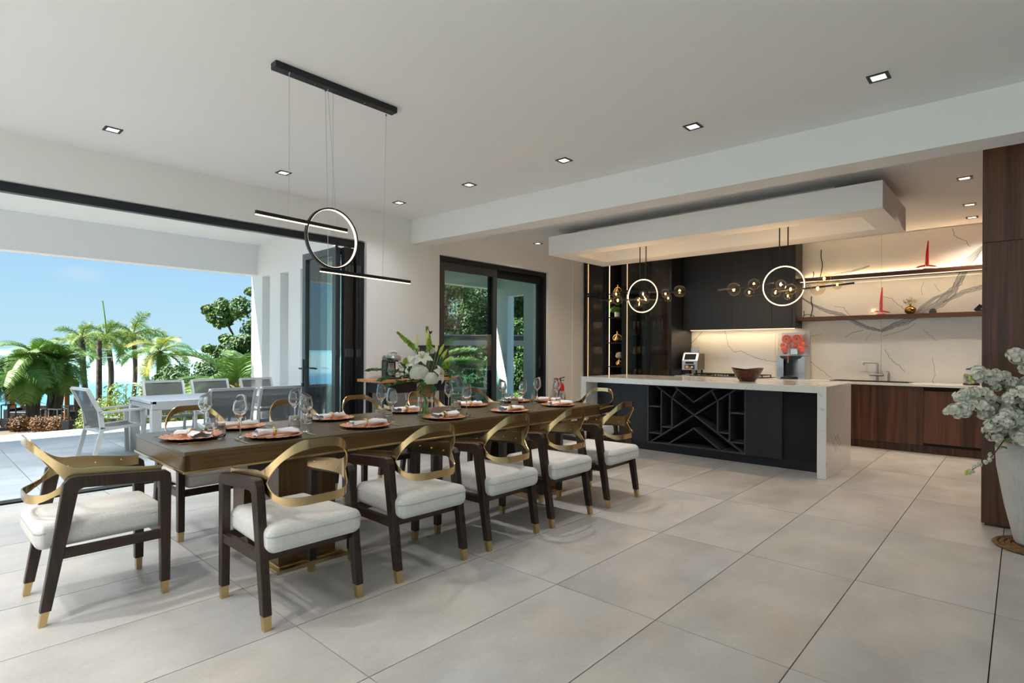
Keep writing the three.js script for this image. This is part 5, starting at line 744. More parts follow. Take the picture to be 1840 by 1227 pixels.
  const ke = thing('kettle', 'glass kettle with black handle on its black base by the timber pier', 'kettle', [-0.475, 0.886, -9.12], 0.2);
  part(ke, 'power_base', cyl(0.085, 0.08, 0.02, 0, 0, 0, 30), M.darkPlastic); part(ke, 'jug', lathe([[0, 0.028], [0.068, 0.028], [0.07, 0.05], [0.058, 0.17], [0.055, 0.19]], 30), M.glass); part(ke, 'bottom_ring', cyl(0.073, 0.071, 0.025, 0, 0.02, 0, 30), M.steel); part(ke, 'lid', [cyl(0.058, 0.05, 0.018, 0, 0.19, 0, 30), cyl(0.012, 0.012, 0.012, 0, 0.208, 0, 12)], M.darkPlastic); part(ke, 'handle', tube([[0.05, 0.20, 0], [0.10, 0.205, 0], [0.115, 0.18, 0], [0.112, 0.09, 0], [0.085, 0.05, 0], [0.065, 0.05, 0]], 0.012, 30, 10), M.darkPlastic);
  // red glass sail boats
  const boat = (label, p) => { const o = thing('sailboat_sculpture', label, 'sculpture', p);
    part(o, 'sail', (() => { const s = new THREE.Shape(); s.moveTo(-0.018, 0.06); s.bezierCurveTo(-0.012, 0.2, 0.0, 0.3, 0.012, 0.385); s.lineTo(0.018, 0.385); s.bezierCurveTo(0.02, 0.25, 0.018, 0.15, 0.02, 0.06); s.closePath(); return extr(s, 0.012, 0.003); })(), M.red);
    part(o, 'hull', (() => { const s = new THREE.Shape(); s.moveTo(-0.12, 0.035); s.bezierCurveTo(-0.05, 0.075, 0.03, 0.07, 0.115, 0.028); s.bezierCurveTo(0.05, 0.035, 0.03, 0.045, 0.0, 0.045); s.bezierCurveTo(-0.05, 0.05, -0.09, 0.03, -0.12, 0.035); return extr(s, 0.014, 0.004); })(), M.red); part(o, 'base', extr(poly([[-0.06, 0.0], [0.04, 0.0], [0.06, 0.014], [-0.03, 0.014]]), 0.03, 0.003), M.red); part(o, 'wire_mast', tube([[-0.012, 0.14, 0.02], [-0.012, 0.05, 0.022], [0.005, 0.012, 0.024], [0.11, 0.008, 0.024]], 0.0045, 24, 8), M.steel); part(o, 'wire_mast', tube([[0.015, 0.385, 0], [-0.02, 0.37, 0.0], [-0.03, 0.33, 0.0]], 0.001, 10, 5), M.steel); return o; };
  const b1 = boat('red glass sailboat sculpture on the upper shelf', [-0.955, 2.409, -9.32]); dup(b1, [-1.475, 1.819, -9.32], 0, 'red glass sailboat sculpture on the lower shelf');
  const rodS = (label, p, h) => { const o = thing('rod_sculpture', label, 'sculpture', p); part(o, 'curved_rod', tube([[0.0, 0.0, 0], [0.02, h * 0.25, 0], [0.03, h * 0.45, 0], [0.012, h * 0.75, 0], [0.014, h, 0]], 0.007, 30, 8), M.frame); part(o, 'curved_rod', tube([[-0.1, 0.0, 0.01], [-0.085, 0.05, 0.01], [-0.09, 0.1, 0.01]], 0.006, 14, 8), M.frame); part(o, 'glass_fin', tube([[-0.005, 0.0, -0.03], [0.01, h * 0.3, -0.03], [-0.02, h * 0.7, -0.03], [-0.015, h * 0.97, -0.03]], 0.007, 30, 8), M.glass); return o; };
  rodS('thin curved black rod sculpture on the upper shelf beside the black wall units', [-2.25, 2.409, -9.32], 0.42); const r2 = rodS('thin black rod sculpture with loops on the lower shelf beside the wall units', [-2.38, 1.819, -9.32], 0.32); part(r2, 'loop', tube([[-0.08, 0.03, 0.02], [-0.04, 0.045, 0.02], [0.02, 0.03, 0.02], [0.06, 0.012, 0.02]], 0.005, 20, 8), M.frame);
  const gv = thing('gold_vase', 'round brown-gold vase on the lower shelf with white blossoms', 'vase', [-1.135, 1.819, -9.32]); part(gv, 'body', lathe([[0, 0], [0.035, 0.002], [0.062, 0.025], [0.07, 0.055], [0.058, 0.085], [0.028, 0.105], [0.010, 0.113], [0.010, 0.13], [0.013, 0.134]], 32), std({ color: lin(0.40, 0.24, 0.05), metalness: 1, roughness: 0.14 }));
  const wf = thing('white_flower', 'spray of white blossoms in the round gold vase on the lower shelf', 'flower', [-1.135, 1.945, -9.32]); part(wf, 'petals', leafCloud(63, 380, 0.028, lumps([[-0.04, 0.05, 0, 0.045, 0.03, 0.04], [0.04, 0.055, 0, 0.045, 0.03, 0.04], [0, 0.075, 0, 0.04, 0.03, 0.035]]), [0.75, 0.72, 0.62], [0.92, 0.9, 0.84]), M.petal); part(wf, 'stem', [rod([0, 0, 0], [-0.035, 0.05, 0], 0.002), rod([0, 0, 0], [0.035, 0.05, 0], 0.002)], M.stem);
  const bp = thing('boxed_succulent', 'tiny succulent in a black box on the lower shelf', 'potted plant', [-0.885, 1.819, -9.30]); part(bp, 'box', bx(-0.04, 0.04, 0, 0.035, -0.025, 0.025, 0.003), M.darkPlastic); part(bp, 'foliage', leafCloud(64, 160, 0.02, lumps([[0, 0.045, 0, 0.03, 0.015, 0.02]]), [0.05, 0.16, 0.04], [0.12, 0.28, 0.08]), M.leaf);
  const fr = thing('folded_frame', 'small black folded frame on the lower shelf beside the pier', 'frame', [-0.39, 1.819, -9.3], 0.3); part(fr, 'panel', [bar([-0.06, 0.01, 0], [0.0, 0.08, 0], 0.012, 0.05), bar([0.0, 0.08, 0], [0.06, 0.02, 0.02], 0.012, 0.05), bar([-0.06, 0.008, 0.0], [0.06, 0.012, 0.02], 0.01, 0.04)], M.frame);
}
// ---------------------------------------------------------------- pendants over the island
{
  function bubble(label, c, dir, upper, lower, globes) {
    const o = thing('bubble_pendant', label, 'pendant lamp', c), a = V(...dir), P = (s, h, off = 0) => [a.x * s - a.z * off, h, a.z * s + a.x * off];
    for (const x of [-0.045, 0.045]) part(o, 'rod', rod([x, 0.20, 0], [x, 2.845 - c[1], 0], 0.007, 10), M.frame); part(o, 'canopy', cyl(0.08, 0.08, 0.02, 0, 2.825 - c[1], 0, 28), M.frame);
    const ring = part(o, 'ring', (() => { const g = new THREE.TorusGeometry(0.222, 0.006, 8, 80); g.scale(1, 1, 1.6); return g; })(), M.frame); part(ring, 'led_ring', (() => { const g = new THREE.TorusGeometry(0.219, 0.0062, 8, 80); g.translate(0, 0, 0.007); return g; })(), M.ledRing, 'glowing ring');
    part(o, 'bar', bar(P(upper[0], upper[2], 0.02), P(upper[1], upper[2], 0.02), 0.018), M.frame); part(o, 'bar', bar(P(lower[0], lower[2], -0.02), P(lower[1], lower[2], -0.02), 0.018), M.frame);
    globes.forEach(([s, h, r], i) => { const up = h > 0 ? upper[2] : lower[2], p = P(s, h, (i % 2 ? 1 : -1) * 0.012), g = part(o, 'globe', sph(r, ...p, 24, 18), M.amber); part(g, 'bulb', sph(r * 0.2, p[0], p[1], p[2], 12, 10, 1.7), M.bulb, 'glowing bulb'); part(g, 'socket', rod(P(s, up), [p[0], p[1] + (up > h ? r * 0.35 : -r * 0.35), p[2]], 0.007, 8), M.gold); });
    const l = new THREE.PointLight(lin(1, 0.66, 0.33), LAMP.bulb * 8, 0, 2); l.position.set(c[0] + P(...globes[3])[0], c[1] + globes[3][1], c[2] + P(...globes[3])[2]); l.castShadow = true; scene.add(l);
  }
  bubble('ring pendant with clear globes over the left half of the island', [-3.756, 2.03, -6.70], [0.825, 0, -0.565], [0.073, 0.633, 0.047], [-0.567, 0.254, -0.048], [[-0.352, 0.033, 0.055], [-0.33, -0.057, 0.064], [-0.422, -0.059, 0.045], [0.002, 0.022, 0.047], [0.037, -0.045, 0.057], [-0.061, -0.055, 0.042], [-0.045, -0.109, 0.042], [0.293, 0.029, 0.059], [0.332, -0.032, 0.049], [0.476, 0.056, 0.080]]);
  bubble('ring pendant with clear globes over the right half of the island', [-1.988, 2.032, -6.70], [0.917, 0, 0.40], [-0.966, -0.12, 0.047], [-0.455, 0.806, -0.054], [[-0.74, 0.036, 0.082], [-0.404, 0.062, 0.066], [-0.497, -0.024, 0.055], [-0.027, 0.019, 0.055], [-0.119, -0.063, 0.053], [0.102, -0.048, 0.062], [0.047, -0.116, 0.044], [0.508, 0.025, 0.061], [0.415, -0.067, 0.073], [0.653, -0.054, 0.049]]);
}
// ---------------------------------------------------------------- linear pendant over the dining table
{
  const c = [-3.41, 0, -1.99], o = thing('linear_pendant', 'black pendant of two glowing bars and a glowing ring hung over the dining table', 'pendant lamp', [c[0], YC, c[2]]), q = (x, y, z) => [x - c[0], y - YC, z - c[2]];
  part(o, 'canopy', bx(-0.035, 0.035, -0.042, 0, -0.45, 0.45, 0.004), M.blackMetal); for (const z of [0.18, -0.19]) part(o, 'canopy_screw', cyl(0.008, 0.008, 0.006, 0.01, -0.048, z, 12), M.gold);
  const wire = (a, b) => { part(o, 'cable', tube([a, [lerp(a[0], b[0], 0.5) + 0.004, lerp(a[1], b[1], 0.5), lerp(a[2], b[2], 0.5)], b], 0.0016, 12, 6), M.steel); part(o, 'cable_grip', cyl(0.006, 0.006, 0.014, a[0], a[1] - 0.012, a[2], 10), M.chrome); };
  wire(q(-3.385, 3.018, -1.63), q(-3.385, 2.115, -1.63)); wire(q(-3.40, 3.018, -1.90), q(-3.405, 2.115, -1.97)); wire(q(-3.42, 3.018, -1.95), q(-3.42, 2.235, -1.95)); wire(q(-3.43, 3.018, -1.90), q(-3.455, 1.832, -1.94)); wire(q(-3.46, 3.018, -2.40), q(-3.51, 1.832, -2.41));
  const lit = (a, b, name, lname) => { const m = part(o, name, bar(a, b, 0.016, 0.022), M.blackMetal); const d = 0.0135; part(m, 'led_strip', bar([a[0], a[1] - d, a[2]], [b[0], b[1] - d, b[2]], 0.013, 0.006), M.ledSoft, 'glowing underside'); };
  lit(q(-3.37, 2.105, -1.42), q(-3.42, 2.105, -2.06), 'light_bar'); lit(q(-3.45, 1.822, -1.88), q(-3.545, 1.822, -2.69), 'light_bar');
  const rg = (r, w, t) => { const pts = [[r - t, -w], [r, -w], [r, w], [r - t, w], [r - t, -w]], g = lathe(pts, 96); g.rotateZ(Math.PI / 2); g.rotateY(0.10); return g; };   // axis along x
  const ring = part(o, 'light_ring', T(rg(0.203, 0.013, 0.010), ...q(-3.42, 2.032, -1.95)), M.blackMetal); part(ring, 'led_strip', T(rg(0.1932, 0.010, 0.003), ...q(-3.42, 2.032, -1.95)), M.ledSoft, 'glowing inner face');
  for (const [x, y, z, len, ang] of [[-3.395, 2.088, -1.74, 0.62, 0.07], [-3.497, 1.804, -2.28, 0.8, 0.115]]) { const l = new THREE.RectAreaLight(lin(1, 0.8, 0.6), 4, 0.012, len); l.position.set(x, y, z); l.rotation.set(-Math.PI / 2, 0, 0); scene.add(l); }
}
// ---------------------------------------------------------------- vase of flowers on the table
const bloomGeo = {};
{
  bloomGeo.petal = (len, wid, curl, c0 = [0.95, 0.95, 0.90], c1 = [0.80, 0.86, 0.62]) => { const g = clean(grid(6, 10, (u, v) => { const w = wid * Math.sin(Math.PI * Math.pow(v, 0.75) * 0.96 + 0.06), s = (u - 0.5) * 2; return [s * w, len * (0.55 * v - curl * v * v) + 0.1 * w * s * s, len * v * (1 - 0.25 * curl * v)]; })), p = g.attributes.position, col = new Float32Array(p.count * 3); for (let i = 0; i < p.count; i++) { const k = smooth(0.0, 0.35, p.getZ(i) / len); col.set([lerp(c1[0], c0[0], k), lerp(c1[1], c0[1], k), lerp(c1[2], c0[2], k)], i * 3); } g.setAttribute('color', new THREE.BufferAttribute(col, 3)); return g; };
  const P = [-3.55, TT + 0.001, -2.85], v = thing('flower_vase', 'clear glass vase of green stems with a burlap band on the dining table', 'vase', P);
  part(v, 'glass_body', [lathe([[0, 0.004], [0.060, 0.004], [0.0615, 0.01], [0.0615, 0.265]], 40), lathe([[0, 0.001], [0.062, 0.001], [0.0635, 0.01], [0.0635, 0.265], [0.0615, 0.265]], 40)], M.glass); part(v, 'burlap_band', lathe([[0.0645, 0.155], [0.0665, 0.158], [0.067, 0.20], [0.0665, 0.255], [0.0645, 0.258]], 48), M.burlap);
  const r = rng(8); for (let k = 0; k < 26; k++) { const a = r() * 6.28, b = a + 2.2 + r() * 1.4, q0 = 0.02 + r() * 0.034, q1 = 0.02 + r() * 0.034; part(v, 'stem', tube([[q0 * Math.cos(a), 0.014, q0 * Math.sin(a)], [0.4 * (q0 * Math.cos(a) + q1 * Math.cos(b)), 0.14, 0.4 * (q0 * Math.sin(a) + q1 * Math.sin(b))], [q1 * Math.cos(b), 0.275, q1 * Math.sin(b)]], 0.0036, 8, 6), k % 3 ? M.stem : M.stemLight || (M.stemLight = std({ color: lin(0.30, 0.42, 0.06), roughness: 0.5 }))); }
  const rim = [P[0], P[1] + 0.27, P[2]];
  const at = (name, label, cat, p, group) => { const o = thing(name, label, cat, p, 0, group); return o; };
  const stalk = (o, p) => part(o, 'stalk', tube([[rim[0] - p[0], rim[1] - p[1], rim[2] - p[2]], [(rim[0] - p[0]) * 0.4, (rim[1] - p[1]) * 0.6, (rim[2] - p[2]) * 0.4], [0, 0, 0]], 0.004, 10, 6), M.stem);
  const pet = bloomGeo.petal(0.085, 0.023, 0.62), lilyAt = (label, p, dir, s = 1) => {
    const o = at('lily', label, 'flower', p); stalk(o, p); const q = new THREE.Quaternion().setFromUnitVectors(V(0, 1, 0), V(...dir).normalize());
    for (let k = 0; k < 6; k++) { const m = part(o, 'petal', pet, M.petal), e = new THREE.Quaternion().setFromAxisAngle(V(0, 1, 0), k * Math.PI / 3 + (k % 2) * 0.1); m.quaternion.copy(q).multiply(e); m.scale.setScalar(s * (k % 2 ? 0.95 : 1.08)); }
    const st = []; for (let k = 0; k < 6; k++) { const a = k * 1.047; st.push(rod([0, 0, 0], [0.018 * Math.cos(a), 0.05, 0.018 * Math.sin(a)], 0.001, 5), cb(0.003, 0.003, 0.008, 0.018 * Math.cos(a), 0.05, 0.018 * Math.sin(a))); } const sm = part(o, 'stamens', st, std({ color: lin(0.45, 0.42, 0.06), roughness: 0.6 })); sm.quaternion.copy(q); sm.scale.setScalar(s); return o; };
  const cam = [0.77, 0.1, 0.62];
  lilyAt('open white lily at the top centre of the table bouquet', [-3.52, 1.225, -2.80], [0.55, 0.75, 0.55], 1.1); lilyAt('white lily turned to the left side of the table bouquet', [-3.615, 1.185, -2.74], [-0.2, 0.25, 0.9], 1.05); lilyAt('white lily hanging at the right side of the table bouquet', [-3.43, 1.10, -2.90], [0.75, 0.15, -0.3], 1.1);
  const hyd = (label, p, R, s) => { const o = at('hydrangea', label, 'flower', p), rr = rng(s); stalk(o, p); const gs = [], pg = bloomGeo.petal(0.017, 0.0095, 0.3, [0.92, 0.92, 0.84], [0.85, 0.88, 0.68]); for (let k = 0; k < 190; k++) { const y = 1 - 1.45 * (k + 0.5) / 190, a = k * 2.39996, q = Math.sqrt(Math.max(0, 1 - y * y)), n = V(q * Math.cos(a), y, q * Math.sin(a)), Q = new THREE.Quaternion().setFromUnitVectors(V(0, 1, 0), n), spin = rr() * 3; for (let j = 0; j < 4; j++) { const g = pg.clone(); g.rotateY(j * Math.PI / 2 + spin); g.applyQuaternion(Q); g.translate(n.x * R, n.y * R * 0.9, n.z * R); gs.push(g); } } const f = part(o, 'florets', gs, M.petal); f.userData.kind = 'stuff'; part(o, 'heart', sph(R * 0.78, 0, 0, 0, 20, 14, 0.9), std({ color: lin(0.55, 0.6, 0.38), roughness: 0.9 })); return o; };
  hyd('large white hydrangea head in the middle of the table bouquet', [-3.55, 1.10, -2.79], 0.072, 3); hyd('smaller white hydrangea head low on the right of the bouquet', [-3.475, 1.055, -2.845], 0.056, 4); hyd('small white hydrangea head at the top of the bouquet behind the lily', [-3.545, 1.285, -2.90], 0.028, 5);
  const budG = (() => { const g = lathe([[0, 0], [0.007, 0.006], [0.013, 0.03], [0.0145, 0.055], [0.010, 0.085], [0.003, 0.108], [0, 0.11]], 18), p = g.attributes.position, n = g, col = new Float32Array(p.count * 3); for (let i = 0; i < p.count; i++) { const a = Math.atan2(p.getZ(i), p.getX(i)), k = 1 + 0.10 * Math.cos(a * 3); p.setX(i, p.getX(i) * k); p.setZ(i, p.getZ(i) * k); } g.computeVertexNormals(); return g; })();
  const budM = [std({ color: lin(0.72, 0.68, 0.38), roughness: 0.5 }), std({ color: lin(0.40, 0.50, 0.08), roughness: 0.5 }), std({ color: lin(0.66, 0.58, 0.20), roughness: 0.5 })];
  [[[-3.595, 1.295, -2.80], [-0.05, 1, 0.05], 0, 'pale closed lily bud standing tallest on the left of the bouquet', 1.15], [[-3.54, 1.33, -2.86], [0.08, 1, 0], 2, 'yellow closed lily bud beside the upright green spike', 1.15], [[-3.49, 1.27, -2.91], [0.12, 1, -0.05], 0, 'cream lily bud half hidden behind the top lily', 0.9], [[-3.465, 1.25, -2.92], [0.35, 1, -0.3], 1, 'green lily bud at the upper right of the bouquet', 0.9], [[-3.465, 1.195, -2.93], [0.5, 1, -0.35], 1, 'large green lily bud leaning right in the bouquet', 1.1], [[-3.455, 1.165, -2.94], [0.85, 1, -0.65], 2, 'yellow-tipped lily bud pointing out to the right of the bouquet', 1.0]].forEach(([p, d, m, l, s]) => { const o = at('lily_bud', l, 'flower bud', p); stalk(o, p); const b = part(o, 'bud', budG, budM[m]); b.quaternion.setFromUnitVectors(V(0, 1, 0), V(...d).normalize()); b.scale.setScalar(s); });
  const bell = (label, a, b, seed) => { const o = at('bells_of_ireland', label, 'flower', a), d = V(b[0] - a[0], b[1] - a[1], b[2] - a[2]); stalk(o, a); part(o, 'spike', tube([[0, 0, 0], [d.x * 0.5 , d.y * 0.45, d.z * 0.5], [d.x, d.y, d.z]], 0.003, 10, 6), M.stem); part(o, 'bells', leafCloud(seed, 420, 0.022, (r2) => { const t = r2(), w = lerp(0.024, 0.006, t), u = V(r2() - 0.5, r2() - 0.5, r2() - 0.5).normalize(); return { p: V(d.x * t + u.x * w, d.y * t + u.y * w, d.z * t + u.z * w), out: u }; }, [0.24, 0.44, 0.02], [0.42, 0.58, 0.06]), M.leaf).userData.kind = 'stuff'; };
  bell('bright green bell spike leaning out to the left of the bouquet', [-3.60, 1.29, -2.80], [-3.72, 1.43, -2.70], 71); bell('bright green bell spike standing upright at the back of the bouquet', [-3.52, 1.30, -2.87], [-3.545, 1.475, -2.86], 72);
  const pom = (label, p, s) => { const o = at('green_pompon', label, 'flower', p); stalk(o, p); part(o, 'florets', leafCloud(s, 500, 0.014, lumps([[0, 0, 0, 0.035, 0.035, 0.035]]), [0.20, 0.40, 0.02], [0.36, 0.54, 0.05]), M.leaf).userData.kind = 'stuff'; }; pom('round green pompon flower on the left of the bouquet', [-3.66, 1.195, -2.75], 73); pom('small green pompon flower on the right of the bouquet', [-3.425, 1.17, -2.96], 74);
  const leafG = (() => { const g = clean(grid(4, 8, (u, v) => { const w = 0.011 * Math.sin(Math.PI * Math.pow(v, 0.8)); return [(u - 0.5) * 2 * w, -0.012 * v * v + 0.15 * Math.abs(u - 0.5) * w, 0.055 * v]; })), col = new Float32Array(g.attributes.position.count * 3); for (let i = 0; i < col.length; i += 3) col.set([0.035, 0.115, 0.02], i); g.setAttribute('color', new THREE.BufferAttribute(col, 3)); return g; })();
  const spray = (label, pts, n, seed) => { const o = at('ruscus_sprig', label, 'foliage', pts[0]), cv = new THREE.CatmullRomCurve3(pts.map((p) => V(p[0] - pts[0][0], p[1] - pts[0][1], p[2] - pts[0][2]))), r2 = rng(seed); part(o, 'twig', new THREE.TubeGeometry(cv, 14, 0.002, 5), M.stem); for (let k = 0; k < n; k++) { const t = 0.15 + 0.85 * k / (n - 1), m = part(o, 'leaf', leafG, M.leafSolid), tg = cv.getTangent(t), q = new THREE.Quaternion().setFromUnitVectors(V(0, 0, 1), tg); m.position.copy(cv.getPoint(t)); m.quaternion.copy(q).multiply(new THREE.Quaternion().setFromEuler(new THREE.Euler((r2() - 0.5) * 0.9, (k % 2 ? 1 : -1) * (0.5 + r2() * 0.5) * (k === n - 1 ? 0 : 1), r2() * 6))); m.scale.setScalar(0.75 + r2() * 0.6); } };
  const R0 = [-3.56, 1.04, -2.84];
  spray('longest dark green sprig reaching far out to the left of the bouquet', [R0, [-3.66, 1.10, -2.74], [-3.76, 1.125, -2.65], [-3.86, 1.135, -2.56]], 15, 1); spray('dark green sprig arching left under the side lily', [R0, [-3.64, 1.07, -2.76], [-3.73, 1.09, -2.68], [-3.80, 1.06, -2.62]], 15, 2); spray('dark green sprig rising left above the side lily', [R0, [-3.65, 1.14, -2.76], [-3.71, 1.19, -2.71], [-3.77, 1.22, -2.66]], 12, 3); spray('dark green sprig hanging over the burlap band', [R0, [-3.525, 1.045, -2.78], [-3.50, 1.0, -2.77], [-3.50, 0.955, -2.77]], 11, 4); spray('dark green sprig hanging at the right of the burlap band', [R0, [-3.49, 1.05, -2.87], [-3.45, 1.02, -2.86], [-3.44, 0.97, -2.86]], 10, 5); spray('dark green sprig stretching right towards the window', [R0, [-3.47, 1.08, -2.93], [-3.40, 1.10, -3.0], [-3.34, 1.10, -3.06]], 12, 6); spray('dark green sprig tucked between the hydrangea and the left lily', [R0, [-3.60, 1.12, -2.75], [-3.64, 1.15, -2.70], [-3.68, 1.13, -2.66]], 12, 7); spray('dark green sprig low on the left in front of the side table', [R0, [-3.63, 1.045, -2.75], [-3.68, 1.03, -2.69], [-3.74, 1.0, -2.64]], 12, 8); spray('dark green sprig between the right lily and its buds', [R0, [-3.49, 1.13, -2.90], [-3.45, 1.17, -2.93], [-3.43, 1.21, -2.95]], 10, 9);
}
// ---------------------------------------------------------------- coffee corner by the window wall
{
  const t = thing('side_table', 'black bar table with butcher-block top against the window wall', 'table', [-5.86, 0, -4.50]);
  part(t, 'tabletop', bx(-0.25, 0.24, 0.895, 0.93, -0.55, 0.67, 0.003, 2), M.block); part(t, 'apron', bx(-0.2, 0.2, 0.76, 0.895, -0.48, 0.58, 0.004), M.blackMetal);
  for (const [a, b] of [[1, 1], [1, -1], [-1, 1], [-1, -1]]) part(t, 'leg', cb(0.06, 0.78, 0.06, a * 0.17, 0.39, 0.05 + b * 0.50, 0.004), M.blackMetal); part(t, 'lower_shelf', bx(-0.19, 0.19, 0.30, 0.32, -0.45, 0.55, 0.003), M.blackMetal); part(t, 'drawer', bx(0.2, 0.205, 0.785, 0.875, -0.40, 0.05, 0.002), M.blackMetal);
  const cf = thing('coffee_machine', 'grey and black pod coffee machine with a clear water tank on the side table', 'coffee machine', [-5.83, 0.931, -4.13]);
  part(cf, 'body', bx(-0.10, 0.02, 0, 0.24, -0.07, 0.07, 0.015), M.darkPlastic); part(cf, 'head', [(() => { const g = new RoundedBoxGeometry(0.24, 0.075, 0.15, 4, 0.035); return g.translate(0.02, 0.255, 0); })()], M.steel); part(cf, 'water_tank', bx(-0.02, 0.06, 0.02, 0.22, 0.072, 0.14, 0.01), M.glass); part(cf, 'drip_tray', bx(0.0, 0.14, 0, 0.02, -0.07, 0.14, 0.004), M.darkPlastic); part(cf, 'chrome_trim', bx(0.021, 0.028, 0.05, 0.2, -0.04, 0.05, 0.002), M.chrome); part(cf, 'lever', tube([[0.0, 0.29, -0.05], [0.05, 0.32, -0.05], [0.05, 0.32, 0.05], [0.0, 0.29, 0.05]], 0.008, 24, 8), M.chrome);
  const gr = thing('milk_frother', 'chrome milk frother with black base beside the pod machine', 'milk frother', [-5.80, 0.931, -4.36]); part(gr, 'jug', lathe([[0, 0.03], [0.045, 0.03], [0.048, 0.05], [0.046, 0.20], [0.05, 0.21]], 28), M.chrome); part(gr, 'power_base', cyl(0.055, 0.05, 0.03, 0, 0, 0, 28), M.darkPlastic); part(gr, 'lid', sph(0.048, 0, 0.21, 0, 20, 10, 0.5), M.glass); part(gr, 'handle', tube([[0.046, 0.18, 0], [0.085, 0.17, 0], [0.085, 0.08, 0], [0.046, 0.07, 0]], 0.007, 20, 8), M.darkPlastic);
  const bb = thing('wine_dispenser', 'black box unit standing on the side table beside the window', 'dispenser', [-5.88, 0.931, -4.88]); part(bb, 'body', bx(-0.15, 0.14, 0, 0.40, -0.13, 0.15, 0.008), M.darkPlastic); part(bb, 'top_plate', bx(-0.16, 0.15, 0.40, 0.425, -0.14, 0.16, 0.004), M.blackMetal);
  const fg = thing('diver_figurine', 'black figurine of a leaping diver balanced on a wire above the black unit', 'figurine', [-5.88, 1.357, -4.80], -0.85);
  const pose = [[-0.02, 0.16, 0], [0.03, 0.165, 0], [0.085, 0.18, 0.0], [0.12, 0.175, 0], [0.15, 0.12, 0], [0.165, 0.085, 0.0]];
  part(fg, 'body', (() => { const g = [tube(pose.slice(0, 4), 0.013, 20, 8), tube(pose.slice(3), 0.008, 14, 8), tube([[0.03, 0.165, 0.01], [0.0, 0.15, 0.03], [-0.03, 0.17, 0.03]], 0.006, 12, 6), sph(0.017, -0.035, 0.172, 0, 14, 10), tube([[-0.01, 0.165, -0.01], [-0.04, 0.19, -0.02], [-0.07, 0.185, -0.01]], 0.006, 12, 6)]; return g; })(), M.frame); part(fg, 'wire_stand', tube([[0.04, 0.158, 0], [0.075, 0.1, 0], [0.06, 0.03, 0], [0.02, 0.0, 0]], 0.0015, 16, 5), M.steel); part(fg, 'base', cyl(0.04, 0.04, 0.008, 0.02, 0, 0, 24), M.frame);
  const st = thing('wire_stool', 'grey wire-frame bar stool with timber seat tucked under the side table', 'stool', [-5.55, 0, -4.42]); part(st, 'seat', bx(-0.15, 0.15, 0.645, 0.665, -0.16, 0.16, 0.008, 0), M.deckWood); for (const [a, b] of [[1, 1], [1, -1], [-1, 1], [-1, -1]]) part(st, 'leg', rod([a * 0.13, 0.645, b * 0.14], [a * 0.19, 0, b * 0.2], 0.008, 8), M.steel); part(st, 'foot_ring', [rod([-0.175, 0.18, -0.185], [0.175, 0.18, -0.185], 0.006), rod([-0.175, 0.18, 0.185], [0.175, 0.18, 0.185], 0.006), rod([-0.175, 0.18, -0.185], [-0.175, 0.18, 0.185], 0.006), rod([0.175, 0.18, -0.185], [0.175, 0.18, 0.185], 0.006)], M.steel); part(st, 'back_loop', tube([[-0.14, 0.65, -0.15], [-0.17, 0.80, -0.13], [-0.18, 0.82, 0], [-0.17, 0.80, 0.13], [-0.14, 0.65, 0.15]], 0.007, 24, 8), M.steel);
  const so = thing('wall_socket', 'white wall socket plate above the coffee machine', 'socket', [XW, 1.235, -4.40]); part(so, 'plate', bx(0, 0.008, -0.045, 0.045, -0.09, 0.09, 0.003), M.white); for (const z of [-0.045, 0.045]) part(so, 'switch', bx(0.008, 0.011, -0.025, 0.025, z - 0.025, z + 0.025, 0.002), M.white);
  const ex = thing('fire_extinguisher', 'red fire extinguisher with white label beside the sliding window', 'fire extinguisher', [XW + 0.11, 0, -7.86]);
  part(ex, 'cylinder', lathe([[0, 0.30], [0.07, 0.30], [0.075, 0.31], [0.075, 0.66], [0.06, 0.71], [0.025, 0.735], [0.022, 0.75]], 28), M.red); part(ex, 'label_sheet', lathe([[0.0757, 0.40], [0.0757, 0.585]], 28), std({ map: tex(128, 64, (u, v) => { const line = Math.abs(v * 9 % 1 - 0.5) < 0.2 && (hash2(Math.floor(u * 50), Math.floor(v * 9), 3) > 0.35); return line ? [0.3, 0.3, 0.32] : [0.82, 0.82, 0.80]; }), roughness: 0.5 }), 'white printed label'); part(ex, 'valve', [cyl(0.02, 0.02, 0.05, 0, 0.75, 0, 14), bar([-0.02, 0.80, 0], [0.07, 0.83, -0.04], 0.016), bar([-0.02, 0.775, 0], [0.065, 0.77, -0.04], 0.012)], M.darkPlastic); part(ex, 'hose', tube([[0.0, 0.77, 0.02], [0.03, 0.74, 0.07], [0.04, 0.6, 0.09], [0.045, 0.42, 0.085]], 0.011, 24, 8), M.darkPlastic); part(ex, 'stand', [cyl(0.11, 0.10, 0.02, 0, 0, 0, 28), cyl(0.03, 0.03, 0.28, 0, 0.02, 0, 14), cyl(0.08, 0.08, 0.015, 0, 0.285, 0, 24)], M.darkPlastic);
}
